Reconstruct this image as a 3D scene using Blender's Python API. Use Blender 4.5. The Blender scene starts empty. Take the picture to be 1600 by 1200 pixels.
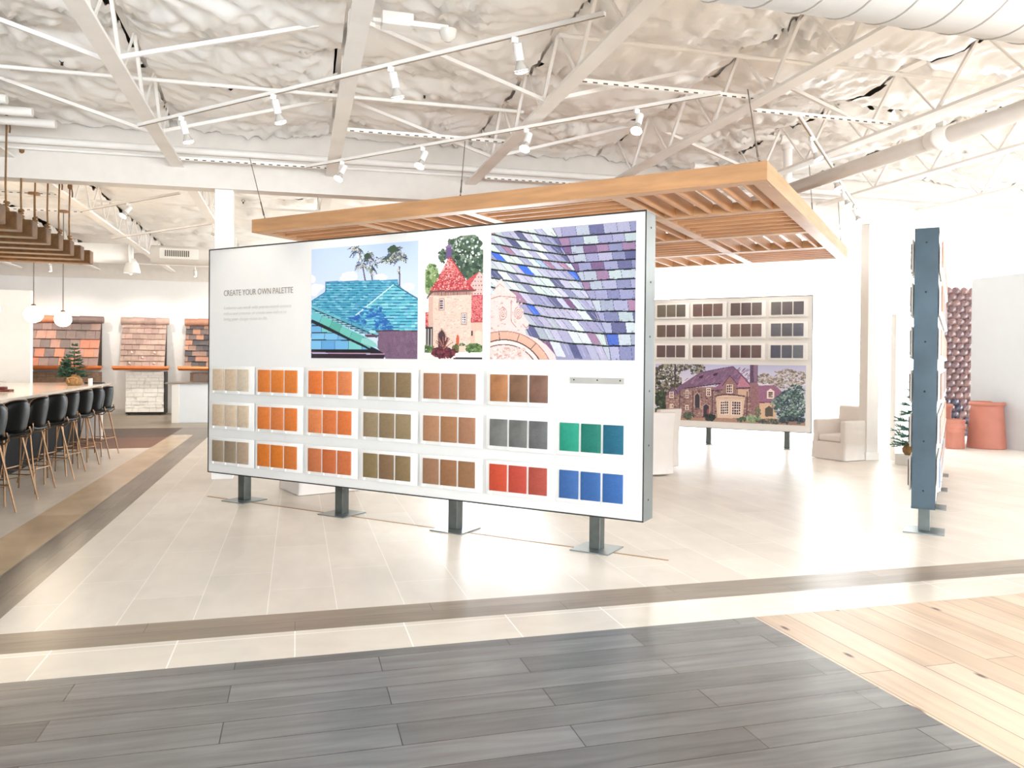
import bpy, bmesh, math, random
import numpy as np
from mathutils import Vector, Matrix
random.seed(7)
S2 = 2 ** -.5
SLOPE = .0105            # the roof rises gently towards +X
# ------------------------------------------------------------------ camera
sc = bpy.context.scene
yaw, pit, rol = [math.radians(a) for a in (15.395, -.477, .559)]
F = Vector((math.sin(yaw) * math.cos(pit), math.cos(yaw) * math.cos(pit), math.sin(pit)))
R0 = Vector((math.cos(yaw), -math.sin(yaw), 0)); U0 = R0.cross(F)
Rr = math.cos(rol) * R0 + math.sin(rol) * U0
Ur = math.cos(rol) * U0 - math.sin(rol) * R0
cd = bpy.data.cameras.new('camera'); cam = bpy.data.objects.new('camera', cd)
sc.collection.objects.link(cam)
M3 = Matrix((Rr, Ur, -F)).transposed()
cam.matrix_world = Matrix.Translation((0, 0, 1.6)) @ M3.to_4x4()
cd.sensor_width = 36; cd.lens = 1220.5 / 1600 * 36
cd.shift_y = (574.2 - 600) / 1600
cd.clip_end = 200; cd.clip_start = .05
sc.camera = cam
sc.cycles.diffuse_bounces = 7; sc.cycles.max_bounces = 14
# ------------------------------------------------------------------ daylight and exposure
w = bpy.data.worlds.new('sky'); sc.world = w; w.use_nodes = True
bg = w.node_tree.nodes['Background']
bg.inputs[0].default_value = (.84, .93, 1, 1); bg.inputs[1].default_value = 11
vs = sc.view_settings
vs.view_transform = 'Standard'; vs.look = 'None'; vs.gamma = 1; vs.exposure = .86; vs.use_curve_mapping = False
def portal(name, loc, rot, sx, sy):
    l = bpy.data.lights.new(name, 'AREA'); l.shape = 'RECTANGLE'; l.size = sx; l.size_y = sy
    l.cycles.is_portal = True
    o = bpy.data.objects.new(name, l); sc.collection.objects.link(o); o.location = loc; o.rotation_euler = rot
portal('portal_front', (6, -6.8, 1.6), (math.radians(90), 0, 0), 24, 3.1)
portal('portal_right', (21.8, 14, 1.6), (0, math.radians(90), 0), 3.1, 20)
portal('portal_back', (13, 24, 2), (math.radians(-90), 0, 0), 17, 3.6)
def spot(loc, target, energy, col=(1, .84, .66), size=75, blend=.8, rad=.05):
    l = bpy.data.lights.new('spot_beam', 'SPOT'); l.energy = energy; l.color = col
    l.spot_size = math.radians(size); l.spot_blend = blend; l.shadow_soft_size = rad
    o = bpy.data.objects.new('spot_beam', l); sc.collection.objects.link(o); o.location = loc
    o.rotation_euler = (Vector(target) - Vector(loc)).to_track_quat('-Z', 'Y').to_euler()
    return o
# ------------------------------------------------------------------ helpers
C = sc.collection
def lin(c):
    return tuple(((v / 255) / 12.92 if v / 255 <= .04045 else ((v / 255 + .055) / 1.055) ** 2.4) for v in c)
_mats = {}
def mat(name, rgb, rough=.5, metal=0, var=.06, scale=6, bump=0, bscale=40, emit=0, spec=.5, stretch=None, k=1.0):
    key = (name, tuple(rgb), rough)
    if key in _mats: return _mats[key]
    m = bpy.data.materials.new(name); m.use_nodes = True; nt = m.node_tree; n = nt.nodes; L = nt.links
    b = n['Principled BSDF']
    c = tuple(v * k for v in lin(rgb))
    b.inputs['Roughness'].default_value = rough; b.inputs['Metallic'].default_value = metal
    b.inputs['Specular IOR Level'].default_value = spec
    tc = n.new('ShaderNodeTexCoord'); mp = n.new('ShaderNodeMapping'); L.new(tc.outputs['Object'], mp.inputs[0])
    if stretch: mp.inputs['Scale'].default_value = stretch
    nz = n.new('ShaderNodeTexNoise'); nz.inputs['Scale'].default_value = scale; nz.inputs['Detail'].default_value = 6
    L.new(mp.outputs[0], nz.inputs[0])
    cr = n.new('ShaderNodeValToRGB')
    cr.color_ramp.elements[0].position = .3; cr.color_ramp.elements[1].position = .7
    cr.color_ramp.elements[0].color = (*[max(0, v * (1 - var)) for v in c], 1)
    cr.color_ramp.elements[1].color = (*[min(1, v * (1 + var)) for v in c], 1)
    L.new(nz.outputs[0], cr.inputs[0]); L.new(cr.outputs[0], b.inputs['Base Color'])
    if bump:
        n2 = n.new('ShaderNodeTexNoise'); n2.inputs['Scale'].default_value = bscale; L.new(mp.outputs[0], n2.inputs[0])
        bp = n.new('ShaderNodeBump'); bp.inputs['Strength'].default_value = bump; bp.inputs['Distance'].default_value = .02
        L.new(n2.outputs[0], bp.inputs['Height']); L.new(bp.outputs[0], b.inputs['Normal'])
    if emit:
        b.inputs['Emission Color'].default_value = (*c, 1); b.inputs['Emission Strength'].default_value = emit
    _mats[key] = m; return m
def brick_mat(name, c1, c2, mortar, bw, rh, ms, rough, swap=False, off=(0, 0), grain=.12, gscale=(2, 30), offset=.5, freq=2, spec=.5, squash=1, bump=.15, blot=.06, knots=None):
    m = bpy.data.materials.new(name); m.use_nodes = True; nt = m.node_tree; n = nt.nodes; L = nt.links
    b = n['Principled BSDF']; b.inputs['Roughness'].default_value = rough; b.inputs['Specular IOR Level'].default_value = spec
    tc = n.new('ShaderNodeTexCoord'); sp = n.new('ShaderNodeSeparateXYZ'); L.new(tc.outputs['Object'], sp.inputs[0])
    cb = n.new('ShaderNodeCombineXYZ')
    a, bb = ('Y', 'X') if swap else ('X', 'Y')
    L.new(sp.outputs[a], cb.inputs[0]); L.new(sp.outputs[bb], cb.inputs[1])
    mp = n.new('ShaderNodeMapping'); L.new(cb.outputs[0], mp.inputs[0]); mp.inputs['Location'].default_value = (off[0], off[1], 0)
    br = n.new('ShaderNodeTexBrick'); L.new(mp.outputs[0], br.inputs['Vector'])
    br.offset = offset; br.offset_frequency = freq; br.squash = 1
    br.inputs['Color1'].default_value = (*lin(c1), 1); br.inputs['Color2'].default_value = (*lin(c2), 1)
    br.inputs['Mortar'].default_value = (*lin(mortar), 1); br.inputs['Scale'].default_value = 1
    br.inputs['Mortar Size'].default_value = ms; br.inputs['Mortar Smooth'].default_value = .1
    br.inputs['Brick Width'].default_value = bw; br.inputs['Row Height'].default_value = rh
    # grain
    m2 = n.new('ShaderNodeMapping'); L.new(cb.outputs[0], m2.inputs[0]); m2.inputs['Scale'].default_value = (gscale[0], gscale[1], 1)
    nz = n.new('ShaderNodeTexNoise'); nz.inputs['Scale'].default_value = 1; nz.inputs['Detail'].default_value = 8; nz.inputs['Distortion'].default_value = .6
    L.new(m2.outputs[0], nz.inputs[0])
    mr = n.new('ShaderNodeMapRange'); L.new(nz.outputs[0], mr.inputs[0]); mr.inputs[1].default_value = .3; mr.inputs[2].default_value = .7
    mr.inputs[3].default_value = 1 - grain; mr.inputs[4].default_value = 1 + grain
    n3 = n.new('ShaderNodeTexNoise'); n3.inputs['Scale'].default_value = 1.3; n3.inputs['Detail'].default_value = 4; L.new(cb.outputs[0], n3.inputs[0])
    mr3 = n.new('ShaderNodeMapRange'); L.new(n3.outputs[0], mr3.inputs[0]); mr3.inputs[1].default_value = .3; mr3.inputs[2].default_value = .7
    mr3.inputs[3].default_value = 1 - blot; mr3.inputs[4].default_value = 1 + blot
    mu = n.new('ShaderNodeMath'); mu.operation = 'MULTIPLY'; L.new(mr.outputs[0], mu.inputs[0]); L.new(mr3.outputs[0], mu.inputs[1])
    vm = n.new('ShaderNodeVectorMath'); vm.operation = 'SCALE'; L.new(br.outputs['Color'], vm.inputs[0]); L.new(mu.outputs[0], vm.inputs['Scale'])
    out = vm.outputs[0]
    if knots:
        m4 = n.new('ShaderNodeMapping'); L.new(cb.outputs[0], m4.inputs[0]); m4.inputs['Scale'].default_value = (2.2, 6, 1)
        vo = n.new('ShaderNodeTexVoronoi'); vo.inputs['Scale'].default_value = 1; L.new(m4.outputs[0], vo.inputs['Vector'])
        kr = n.new('ShaderNodeMapRange'); L.new(vo.outputs['Distance'], kr.inputs[0]); kr.inputs[1].default_value = .05; kr.inputs[2].default_value = .12
        kr.inputs[3].default_value = 1; kr.inputs[4].default_value = 0
        mx = n.new('ShaderNodeMixRGB'); L.new(kr.outputs[0], mx.inputs[0]); L.new(out, mx.inputs[1]); mx.inputs[2].default_value = (*lin(knots), 1)
        out = mx.outputs[0]
    L.new(out, b.inputs['Base Color'])
    if bump:
        bp = n.new('ShaderNodeBump'); bp.inputs['Strength'].default_value = bump; bp.inputs['Distance'].default_value = .004
        ad = n.new('ShaderNodeMath'); ad.operation = 'SUBTRACT'; L.new(nz.outputs[0], ad.inputs[0]); L.new(br.outputs['Fac'], ad.inputs[1])
        L.new(ad.outputs[0], bp.inputs['Height']); L.new(bp.outputs[0], b.inputs['Normal'])
    return m
class MB:
    def __init__(s): s.v = []; s.f = []; s.m = []; s.sm = []
    def add(s, vs_, fs, mi=0, sm=False):
        b = len(s.v); s.v += [tuple(p) for p in vs_]
        for f in fs: s.f.append([b + i for i in f]); s.m.append(mi); s.sm.append(sm)
        return s
    def box(s, x0, x1, y0, y1, z0, z1, mi=0):
        return s.add([(x0, y0, z0), (x1, y0, z0), (x1, y1, z0), (x0, y1, z0), (x0, y0, z1), (x1, y0, z1), (x1, y1, z1), (x0, y1, z1)],
                     [(0, 3, 2, 1), (4, 5, 6, 7), (0, 1, 5, 4), (1, 2, 6, 5), (2, 3, 7, 6), (3, 0, 4, 7)], mi)
    def bar(s, p, q, w, h, up=(0, 0, 1), mi=0):
        p = Vector(p); q = Vector(q); d = (q - p).normalized(); u = Vector(up)
        if abs(d.dot(u)) > .99: u = Vector((1, 0, 0))
        r = d.cross(u).normalized(); u = r.cross(d)
        vv = []
        for e in (p, q):
            for a, b in ((-1, -1), (1, -1), (1, 1), (-1, 1)): vv.append(e + r * a * w / 2 + u * b * h / 2)
        return s.add(vv, [(0, 1, 2, 3), (7, 6, 5, 4), (0, 4, 5, 1), (1, 5, 6, 2), (2, 6, 7, 3), (3, 7, 4, 0)], mi)
    def tube(s, pts, r, n=10, mi=0, cap=True):
        pts = [Vector(p) for p in pts]; rr = r if isinstance(r, (list, tuple)) else [r] * len(pts)
        vv = []; pu = None
        for i, p in enumerate(pts):
            d = (pts[min(i + 1, len(pts) - 1)] - pts[max(i - 1, 0)]).normalized()
            if pu is None: pu = Vector((0, 0, 1)) if abs(d.z) < .9 else Vector((1, 0, 0))
            a = d.cross(pu).normalized(); b = a.cross(d).normalized(); pu = b
            for k in range(n):
                t = 2 * math.pi * k / n; vv.append(p + (a * math.cos(t) + b * math.sin(t)) * rr[i])
        fs = [(i * n + k, i * n + (k + 1) % n, (i + 1) * n + (k + 1) % n, (i + 1) * n + k) for i in range(len(pts) - 1) for k in range(n)]
        s.add(vv, fs, mi, True)
        if cap: s.add(vv[:n], [tuple(range(n))], mi); s.add(vv[-n:], [tuple(range(n - 1, -1, -1))], mi)
        return s
    def lathe(s, c, prof, n=24, mi=0, axis=(0, 0, 1)):
        ax = Vector(axis).normalized(); a = ax.orthogonal().normalized(); b = ax.cross(a); c = Vector(c); vv = []
        for r, z in prof:
            for k in range(n):
                t = 2 * math.pi * k / n; vv.append(c + ax * z + (a * math.cos(t) + b * math.sin(t)) * r)
        fs = [(i * n + k, i * n + (k + 1) % n, (i + 1) * n + (k + 1) % n, (i + 1) * n + k) for i in range(len(prof) - 1) for k in range(n)]
        return s.add(vv, fs, mi, True)
    def rbox(s, x0, x1, y0, y1, z0, z1, r=.03, seg=3, mi=0, fn=None):
        bm = bmesh.new(); bmesh.ops.create_cube(bm, size=1)
        for v in bm.verts: v.co = Vector(((x0 + x1) / 2 + v.co.x * (x1 - x0), (y0 + y1) / 2 + v.co.y * (y1 - y0), (z0 + z1) / 2 + v.co.z * (z1 - z0)))
        bmesh.ops.bevel(bm, geom=bm.edges[:], offset=r, segments=seg, profile=.5, affect='EDGES')
        if fn:
            bmesh.ops.subdivide_edges(bm, edges=bm.edges[:], cuts=2, use_grid_fill=True)
            for v in bm.verts: v.co = Vector(fn(v.co))
        bm.verts.index_update()
        s.add([v.co.copy() for v in bm.verts], [[v.index for v in f.verts] for f in bm.faces], mi, True); bm.free(); return s
    def build(s, name, mats, parent=None, bevel=0):
        me = bpy.data.meshes.new(name); me.from_pydata(s.v, [], s.f)
        for m in (mats if isinstance(mats, (list, tuple)) else [mats]): me.materials.append(m)
        me.polygons.foreach_set('material_index', s.m); me.polygons.foreach_set('use_smooth', s.sm); me.update()
        o = bpy.data.objects.new(name, me); C.objects.link(o)
        if parent: o.parent = parent
        if bevel:
            bv = o.modifiers.new('bevel', 'BEVEL'); bv.width = bevel; bv.segments = 2; bv.limit_method = 'ANGLE'
        return o
def tag(o, label=None, cat=None, group=None, kind=None):
    if label: o['label'] = label
    if cat: o['category'] = cat
    if group: o['group'] = group
    if kind: o['kind'] = kind
    return o
def thing(name, label, cat, loc=(0, 0, 0), rz=0, group=None):
    o = bpy.data.objects.new(name, None); C.objects.link(o); o.location = loc; o.rotation_euler = (0, 0, rz)
    o.empty_display_size = .1
    return tag(o, label, cat, group)
def kids(o): return [c for c in bpy.data.objects if c.parent == o]
def copy_tree(o, ch=None):
    c = o.copy(); C.objects.link(c)
    for k in (ch if ch is not None else kids(o)):
        k2 = k.copy(); C.objects.link(k2); k2.parent = c
        for g in k.children:
            g2 = g.copy(); C.objects.link(g2); g2.parent = k2
    return c
def struct(o): o['kind'] = 'structure'; return o
ORD = ['first', 'second', 'third', 'fourth', 'fifth', 'sixth', 'seventh', 'eighth', 'ninth', 'tenth', 'eleventh', 'twelfth']
# ------------------------------------------------------------------ materials
white_paint = mat('white_paint', (240, 238, 234), .55, var=.015)
white_steel = mat('white_painted_steel', (244, 240, 235), .5, var=.04, scale=3)
beam_paint = mat('cream_beam_paint', (226, 219, 211), .6, var=.03)
col_paint = mat('column_paint', (236, 232, 228), .5, var=.015)
board_white = mat('board_white', (225, 223, 220), .5, var=.01)
panel_white = mat('panel_white', (219, 217, 214), .45, var=.01)
steel = mat('brushed_steel', (150, 158, 160), .32, .85, var=.12, scale=3, stretch=(1, 1, .3))
post_steel = mat('post_steel', (104, 110, 108), .36, .8, var=.2, scale=8)
raw_steel = mat('raw_blue_steel', (66, 82, 92), .42, .3, var=.3, scale=1.6, bump=.05)
black_edge = mat('black_trim', (38, 34, 32), .5)
screw_mat = mat('dark_screw', (50, 50, 50), .4, .6)
brass = mat('antique_brass', (138, 104, 74), .35, .8, var=.08)
black_seat = mat('black_leather', (5, 6, 6), .38, var=.15, spec=.15)
wood_can = mat('oak_canopy', (198, 150, 106), .45, var=.16, scale=1.6, stretch=(1, 1, 9), k=.9)
wood_can2 = mat('oak_slat', (200, 148, 104), .5, var=.14, scale=1.6, stretch=(1, 1, 9), k=.9)
dark_timber = mat('reclaimed_timber', (100, 66, 28), .7, var=.35, scale=9, bump=.4, bscale=30)
rope_mat = mat('jute_rope', (128, 92, 56), .9, var=.2, scale=60)
linen = mat('linen_slipcover', (228, 220, 214), .85, var=.02, bump=.15, bscale=300)
terra = mat('terracotta', (176, 112, 94), .7, var=.07, scale=5)
copper = mat('copper', (214, 128, 78), .3, .8, var=.1)
stone_white = mat('white_stacked_stone', (246, 242, 236), .8, var=.04, scale=12, bump=.5, bscale=25)
brick_brown = mat('brown_brick', (150, 122, 100), .8, var=.25, scale=14, bump=.4)
counter_mat = mat('pale_quartz', (206, 196, 184), .12, var=.06, scale=4)
bar_face = brick_mat('dark_penny_tile', (20, 19, 20), (36, 34, 36), (14, 13, 13), .03, .03, .003, .7, spec=.1, grain=.4, gscale=(30, 30), blot=.2)
globe_mat = mat('lit_opal_glass', (255, 236, 205), .3, emit=14, var=0)
bulb_mat = mat('lit_bulb', (255, 240, 222), .3, emit=22, var=0)
glass = bpy.data.materials.new('window_glass'); glass.use_nodes = True
_n = glass.node_tree.nodes; _L = glass.node_tree.links; _n.clear()
_o = _n.new('ShaderNodeOutputMaterial'); _t = _n.new('ShaderNodeBsdfTransparent'); _g = _n.new('ShaderNodeBsdfGlossy'); _g.inputs['Roughness'].default_value = .02
_mx = _n.new('ShaderNodeMixShader'); _mx.inputs[0].default_value = .05; _L.new(_t.outputs[0], _mx.inputs[1]); _L.new(_g.outputs[0], _mx.inputs[2]); _L.new(_mx.outputs[0], _o.inputs[0])
# ------------------------------------------------------------------ floor
fl_mats = [
 brick_mat('grey_oak_planks', (120, 119, 118), (96, 95, 94), (40, 37, 35), 1.47, .2, .0024, .27, off=(.3, -.03), grain=.2, gscale=(1.6, 16), blot=.13),
 brick_mat('knotty_pine_planks', (218, 198, 176), (198, 172, 146), (150, 120, 96), 3.4, .205, .003, .4, swap=True, off=(0, -.966 + .0), grain=.13, blot=.1, gscale=(1.2, 16), knots=(92, 56, 46), offset=.37),
 brick_mat('limestone_strip', (226, 218, 206), (220, 211, 198), (250, 246, 240), .638, .42, .004, .22, off=(.0, -.07), offset=0, grain=.04, gscale=(3, 6), blot=.05, bump=.03),
 brick_mat('border_planks_across', (150, 134, 118), (126, 114, 100), (70, 62, 54), 1.7, .1725, .0016, .35, off=(0, -.093), grain=.14, gscale=(2, 18), blot=.1),
 brick_mat('pale_limestone', (232, 222, 209), (226, 216, 203), (216, 204, 190), 1.28, .64, .002, .25, swap=True, grain=.04, gscale=(3, 4), bump=.02),
 brick_mat('tan_limestone', (214, 192, 162), (204, 180, 150), (222, 204, 180), 2.2, .43, .001, .25, swap=True, off=(0, .35), grain=.08, gscale=(1.5, 3), blot=.1, bump=.02),
 brick_mat('border_planks_along', (150, 138, 124), (128, 118, 106), (70, 62, 54), 2.1, .17, .0016, .33, swap=True, off=(.4, .345), grain=.14, gscale=(2, 18), blot=.1),
 brick_mat('limestone_tiles', (228, 221, 211), (221, 213, 202), (246, 243, 238), 1.28, .43, .003, .34, swap=True, off=(.3, .17), offset=.37, grain=.045, gscale=(2, 5), blot=.05, bump=.03),
 brick_mat('red_brown_tiles', (136, 96, 80), (128, 88, 74), (120, 84, 70), .2, .1, .002, .5, grain=.1),
 brick_mat('dark_brown_tiles', (98, 78, 68), (88, 70, 62), (80, 64, 56), .2, .1, .002, .5, grain=.15),
 brick_mat('driftwood_planks', (172, 158, 136), (156, 142, 122), (130, 118, 100), 1.2, .18, .002, .35, grain=.14),
]
rects = [(-12, 2.79, -7, 4.33, 0), (2.79, 22, -7, 4.33, 1), (-12, 22, 4.33, 4.75, 2), (-12, 22, 4.75, 5.095, 3), (-12, -2.5, 5.095, 15, 4),
 (-2.5, -2.07, 5.095, 17.4, 5), (-2.07, -1.73, 5.095, 17.4, 6), (-1.73, 22, 5.095, 24.2, 7), (-12, -2.5, 15, 17, 8), (-12, -2.5, 17, 19.2, 9),
 (-2.5, -1.73, 17.4, 19.2, 3), (-12, -1.73, 19.2, 24.2, 10)]
fb = MB()
for x0, x1, y0, y1, mi in rects: fb.add([(x0, y0, 0), (x1, y0, 0), (x1, y1, 0), (x0, y1, 0)], [(0, 1, 2, 3)], mi)
fb.box(-12, 22, -7, 24.2, -.2, -.01, 7)
struct(fb.build('floor', fl_mats))
# bronze inlay strip under the front panel (runs at 45 degrees)
A1 = Vector((-S2, S2, 0)); A2 = Vector((S2, S2, 0))
def G(t, a, z=0): return A1 * t + A2 * a + Vector((0, 0, z))
struct(MB().bar(G(2.0, 6.11, .001), G(7.5, 6.11, .001), .022, .004).build('trim_1', mat('bronze_strip', (168, 128, 84), .4, .5)))
# ------------------------------------------------------------------ walls
def window_wall(name, idx, p, q, z0, z1, n, th=.12):
    """glazed wall between ground points p and q: frame bars and a pane"""
    p = Vector(p); q = Vector(q); fr = MB(); L = q - p
    for i in range(n + 1):
        c = p + L * i / n; fr.bar(c + Vector((0, 0, z0)), c + Vector((0, 0, z1)), .08, th, up=L.normalized())
    for z in (z0, (z0 + z1) * .62, z1): fr.bar(p + Vector((0, 0, z)), q + Vector((0, 0, z)), th, .08)
    o = struct(fr.build('window_%d' % idx, white_paint))
    pn = MB(); pn.add([p + Vector((0, 0, z0)), q + Vector((0, 0, z0)), q + Vector((0, 0, z1)), p + Vector((0, 0, z1))], [(0, 1, 2, 3)])
    g = pn.build('pane', glass); g.parent = o
    return o
wall_mat = mat('wall_paint', (244, 242, 240), .7, var=.012)
struct(MB().box(-12.2, -12, -7, 24.4, 0, 5.2).build('wall_left', wall_mat))
struct(MB().box(-12, 4.5, 24.2, 24.4, 0, 3.8).build('wall_back', wall_mat))
struct(MB().box(4.5, 22, 24.2, 24.4, 0, .1).box(-12, 22, 24.15, 24.45, 3.8, 5.3).build('wall_back_header', beam_paint))
struct(MB().box(-12, -6, -7.2, -7, 0, 5.2).box(-6, 18, -7.2, -7, 3.1, 5.2).box(-6, 18, -7.2, -7, 0, .05).box(18, 22, -7.2, -7, 0, 5.3).build('wall_front', wall_mat))
struct(MB().box(22, 22.2, 4, 24.4, 3.1, 5.4).box(22, 22.2, 4, 24.4, 0, .05).box(22, 22.2, -7, 4, 0, 5.4).build('wall_right', wall_mat))
window_wall('w', 1, (4.5, 24.3, 0), (22, 24.3, 0), .1, 3.8, 10)
window_wall('w', 2, (-6, -7.1, 0), (18, -7.1, 0), .05, 3.1, 12)  # unseen windows behind the camera, placed and sized for the daylight they admit
window_wall('w', 3, (22.1, 4, 0), (22.1, 24.3, 0), .05, 3.1, 11)  # side glazing put in for daylight, its extent cut to balance the light
struct(MB().box(-12, 4.5, 24.17, 24.2, 0, .14).build('baseboard_back', white_paint))
struct(MB().box(12.35, 12.55, 8.2, 12.0, .1, 3.24).build('wall_partition', mat('partition_paint', (192, 193, 194), .7, var=.01)))
struct(MB().box(10.55, 13.4, 7.5, 13.0, 0, .1).build('trim_2', mat('platform_paint', (232, 228, 222), .4, var=.02)))
# white display wall left of the bar
tag(MB().box(-9.6, -5.83, 20, 20.16, 0, 3.09).build('display_wall', mat('bright_wall', (246, 244, 242), .6, var=.01), bevel=.01),
    'freestanding white display wall standing behind the bar counter at the left edge', 'wall')
tag(MB().box(9.66, 9.86, 10.9, 11.02, 0, 2.45).build('display_wall', mat('screen_wall', (236, 233, 228), .6, var=.01), bevel=.01),
    'narrow white screen wall just behind the left edge of the end-on blue steel panel', 'wall')
# ------------------------------------------------------------------ girder and columns
g = MB()
def slab(mb, x0, x1, y0, y1, z0, z1):
    o = len(mb.v); mb.box(x0, x1, y0, y1, z0, z1)
    for i in range(o, len(mb.v)): x, y, z = mb.v[i]; mb.v[i] = (x, y, z + SLOPE * x)
slab(g, -12, 22, 10.95, 11.2, 3.84, 4.86)
tag(g.build('ceiling_girder', beam_paint), 'deep white ceiling girder crossing the whole room above both columns', 'beam')
for x, lab in ((-1.06, 'white square column behind the left end of the near display panel'), (9.17, 'white square column beside the single linen armchair on the right')):
    t = thing('column', lab, 'column', (x, 10.98, 0), 0, 'columns under the girder')
    MB().box(0, .23, 0, .2, 0, 3.84 + SLOPE * x).build('shaft', col_paint, t, bevel=.006)
    MB().box(-.018, .248, -.018, .218, 0, .13).build('column_base', white_paint, t, bevel=.004)
def pipe(name, label, pts, r, m=white_steel, n=10, cat='pipe', group=None):
    pts = [(a, b, c_ + SLOPE * a) for a, b, c_ in pts]
    return tag(MB().tube(pts, r, n).build(name, m), label, cat, group)
# ------------------------------------------------------------------ trusses
ZB, ZT = 4.085, 4.68
def make_truss(y0, y1, start):
    t = thing('roof_truss', 'truss', 'truss')
    for nm, z, w_ in (('bottom_chord', ZB, .075), ('top_chord', ZT, .06)):
        c_ = MB(); L = y1 - y0
        c_.box(-w_, w_, y0, y1, z, z + .009)
        for s in (-1, 1): c_.box(min(s * .014, s * .02), max(s * .014, s * .02), y0, y1, z + .009, z + .05); c_.box(min(s * (w_ - .006), s * w_), max(s * (w_ - .006), s * w_), y0, y1, z + .009, z + .03)
        c_.build(nm, white_steel, t)
    y = start; k = 0; P = 1.06
    while y < y1 - .2:
        for a, b, r in ((y, y - P / 2, .03), (y, y + P / 2, .019)):
            if b < y0 or b > y1 or a < y0: continue
            MB().bar((0, a, ZB + .03), (0, b, ZT + .03), r, r, up=(1, 0, 0)).build('web', white_steel, t)
        y += P
    return t
tx = [-1.51 + 1.94 * k for k in range(-5, 12)]
near = make_truss(-6.9, 10.95, -6.18); far = make_truss(11.2, 24.15, 11.8)
nk, fk = list(near.children), list(far.children)
left_of = {}
for i, x in enumerate(tx):
    a = near if i == 0 else copy_tree(near, nk); b = far if i == 0 else copy_tree(far, fk)
    for o, where in ((a, 'before'), (b, 'beyond')):
        o.location = (x, 0, SLOPE * x)
        if where == 'before': o['group'] = 'roof trusses before the girder'
        else: o['group'] = 'roof trusses beyond the girder'
        vis = i - 3
        if vis < 0: pos = '%s from the left wall' % ORD[i]
        else:
            nm = ['ending above the left part of the near panel', 'reaching the girder right above the canopy\'s left half', 'meeting the girder just behind the middle of the canopy edge', 'passing over the canopy\'s near corner',
                  'over the canopy\'s far right end', 'just right of the big round ceiling pipe', 'ending above the end-on steel panel']
            pos = None
            vv = ['over the left edge of the near panel', 'above the lower track\'s leftmost spotlight', 'crossing above the canopy\'s middle', 'above the canopy\'s near right corner',
                  'beside the fat round pipe', 'next right of the fat round pipe', 'above the end-on steel panel', 'over the terracotta pots']
            pos = vv[min(vis, 7)] if vis < 8 else '%s right of the terracotta pots' % ORD[vis - 8]
        o['label'] = 'white open-web roof truss %s the girder, %s' % (where, pos)
# ------------------------------------------------------------------ ceiling insulation
def hsh(a, b, k=0):
    return np.mod(np.sin(a * 127.1 + b * 311.7 + k * 74.7) * 43758.5453, 1.0)
def vnoise(x, y, k=0):
    xi, yi = np.floor(x), np.floor(y); fx, fy = x - xi, y - yi; fx = fx * fx * (3 - 2 * fx); fy = fy * fy * (3 - 2 * fy)
    a = hsh(xi, yi, k); b = hsh(xi + 1, yi, k); c_ = hsh(xi, yi + 1, k); d = hsh(xi + 1, yi + 1, k)
    return (a * (1 - fx) + b * fx) * (1 - fy) + (c_ * (1 - fx) + d * fx) * fy
def ceil_z(X, Y):
    z = 4.76 + SLOPE * X
    u = (X + 1.51) / 1.94; fu = u - np.floor(u); bay = np.floor(u)
    z -= .10 * np.sin(np.pi * fu) ** .7 * (.6 + .8 * vnoise(X * .7, Y * .7, 3))
    # batten lines every 1.2 m hold the quilt up, it billows between them
    P = 1.22; v = Y / P + .5 * hsh(bay, bay * 0, 9); fv = v - np.floor(v)
    z -= .11 * np.abs(np.sin(np.pi * fv)) ** .6
    # pins with radiating folds
    for oy in (-1, 0, 1):
        for ox in (-1, 0, 1):
            cx = np.floor(X / .97) + ox; cy = np.floor(Y / 1.22) + oy
            px = (cx + .2 + .6 * hsh(cx, cy, 1)) * .97; py = (cy + .2 + .6 * hsh(cx, cy, 2)) * 1.22
            dx, dy = X - px, Y - py; r = np.hypot(dx, dy) + 1e-4; th = np.arctan2(dy, dx)
            n_ = 4 + np.floor(5 * hsh(cx, cy, 5))
            z += .07 * np.exp(-r / .16)
            sf = np.sin(n_ * th + 6 * hsh(cx, cy, 6) + 3.5 * vnoise(X * 2, Y * 2, 7)); z += .05 * np.exp(-(r / .5) ** 2) * np.minimum(1, r / .1) * (1 - 2 * np.abs(sf) ** .7) * (.35 + .9 * hsh(cx, cy, 8))
    a = vnoise(X * 1.1, Y * 1.1, 11) * 6
    w1 = X * np.cos(a * .5) + Y * np.sin(a * .5)
    rg = 1 - np.abs(2 * vnoise(w1 * 1.2 + 5, (Y - X) * 3.4, 31) - 1); z -= .035 * rg ** 5
    rg = 1 - np.abs(2 * vnoise(X * 4.2 + Y * 1.5, Y * 2.2 - X, 32) - 1); z -= .022 * rg ** 6
    z += .018 * np.sin(w1 * 17 + 4 * vnoise(X * 3, Y * 3, 12)) * vnoise(X * 1.5, Y * 1.5, 13)
    z += .03 * (vnoise(X * 3.2, Y * 3.2, 14) - .5) + .012 * (vnoise(X * 9, Y * 7, 15) - .5)
    return z
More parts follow.
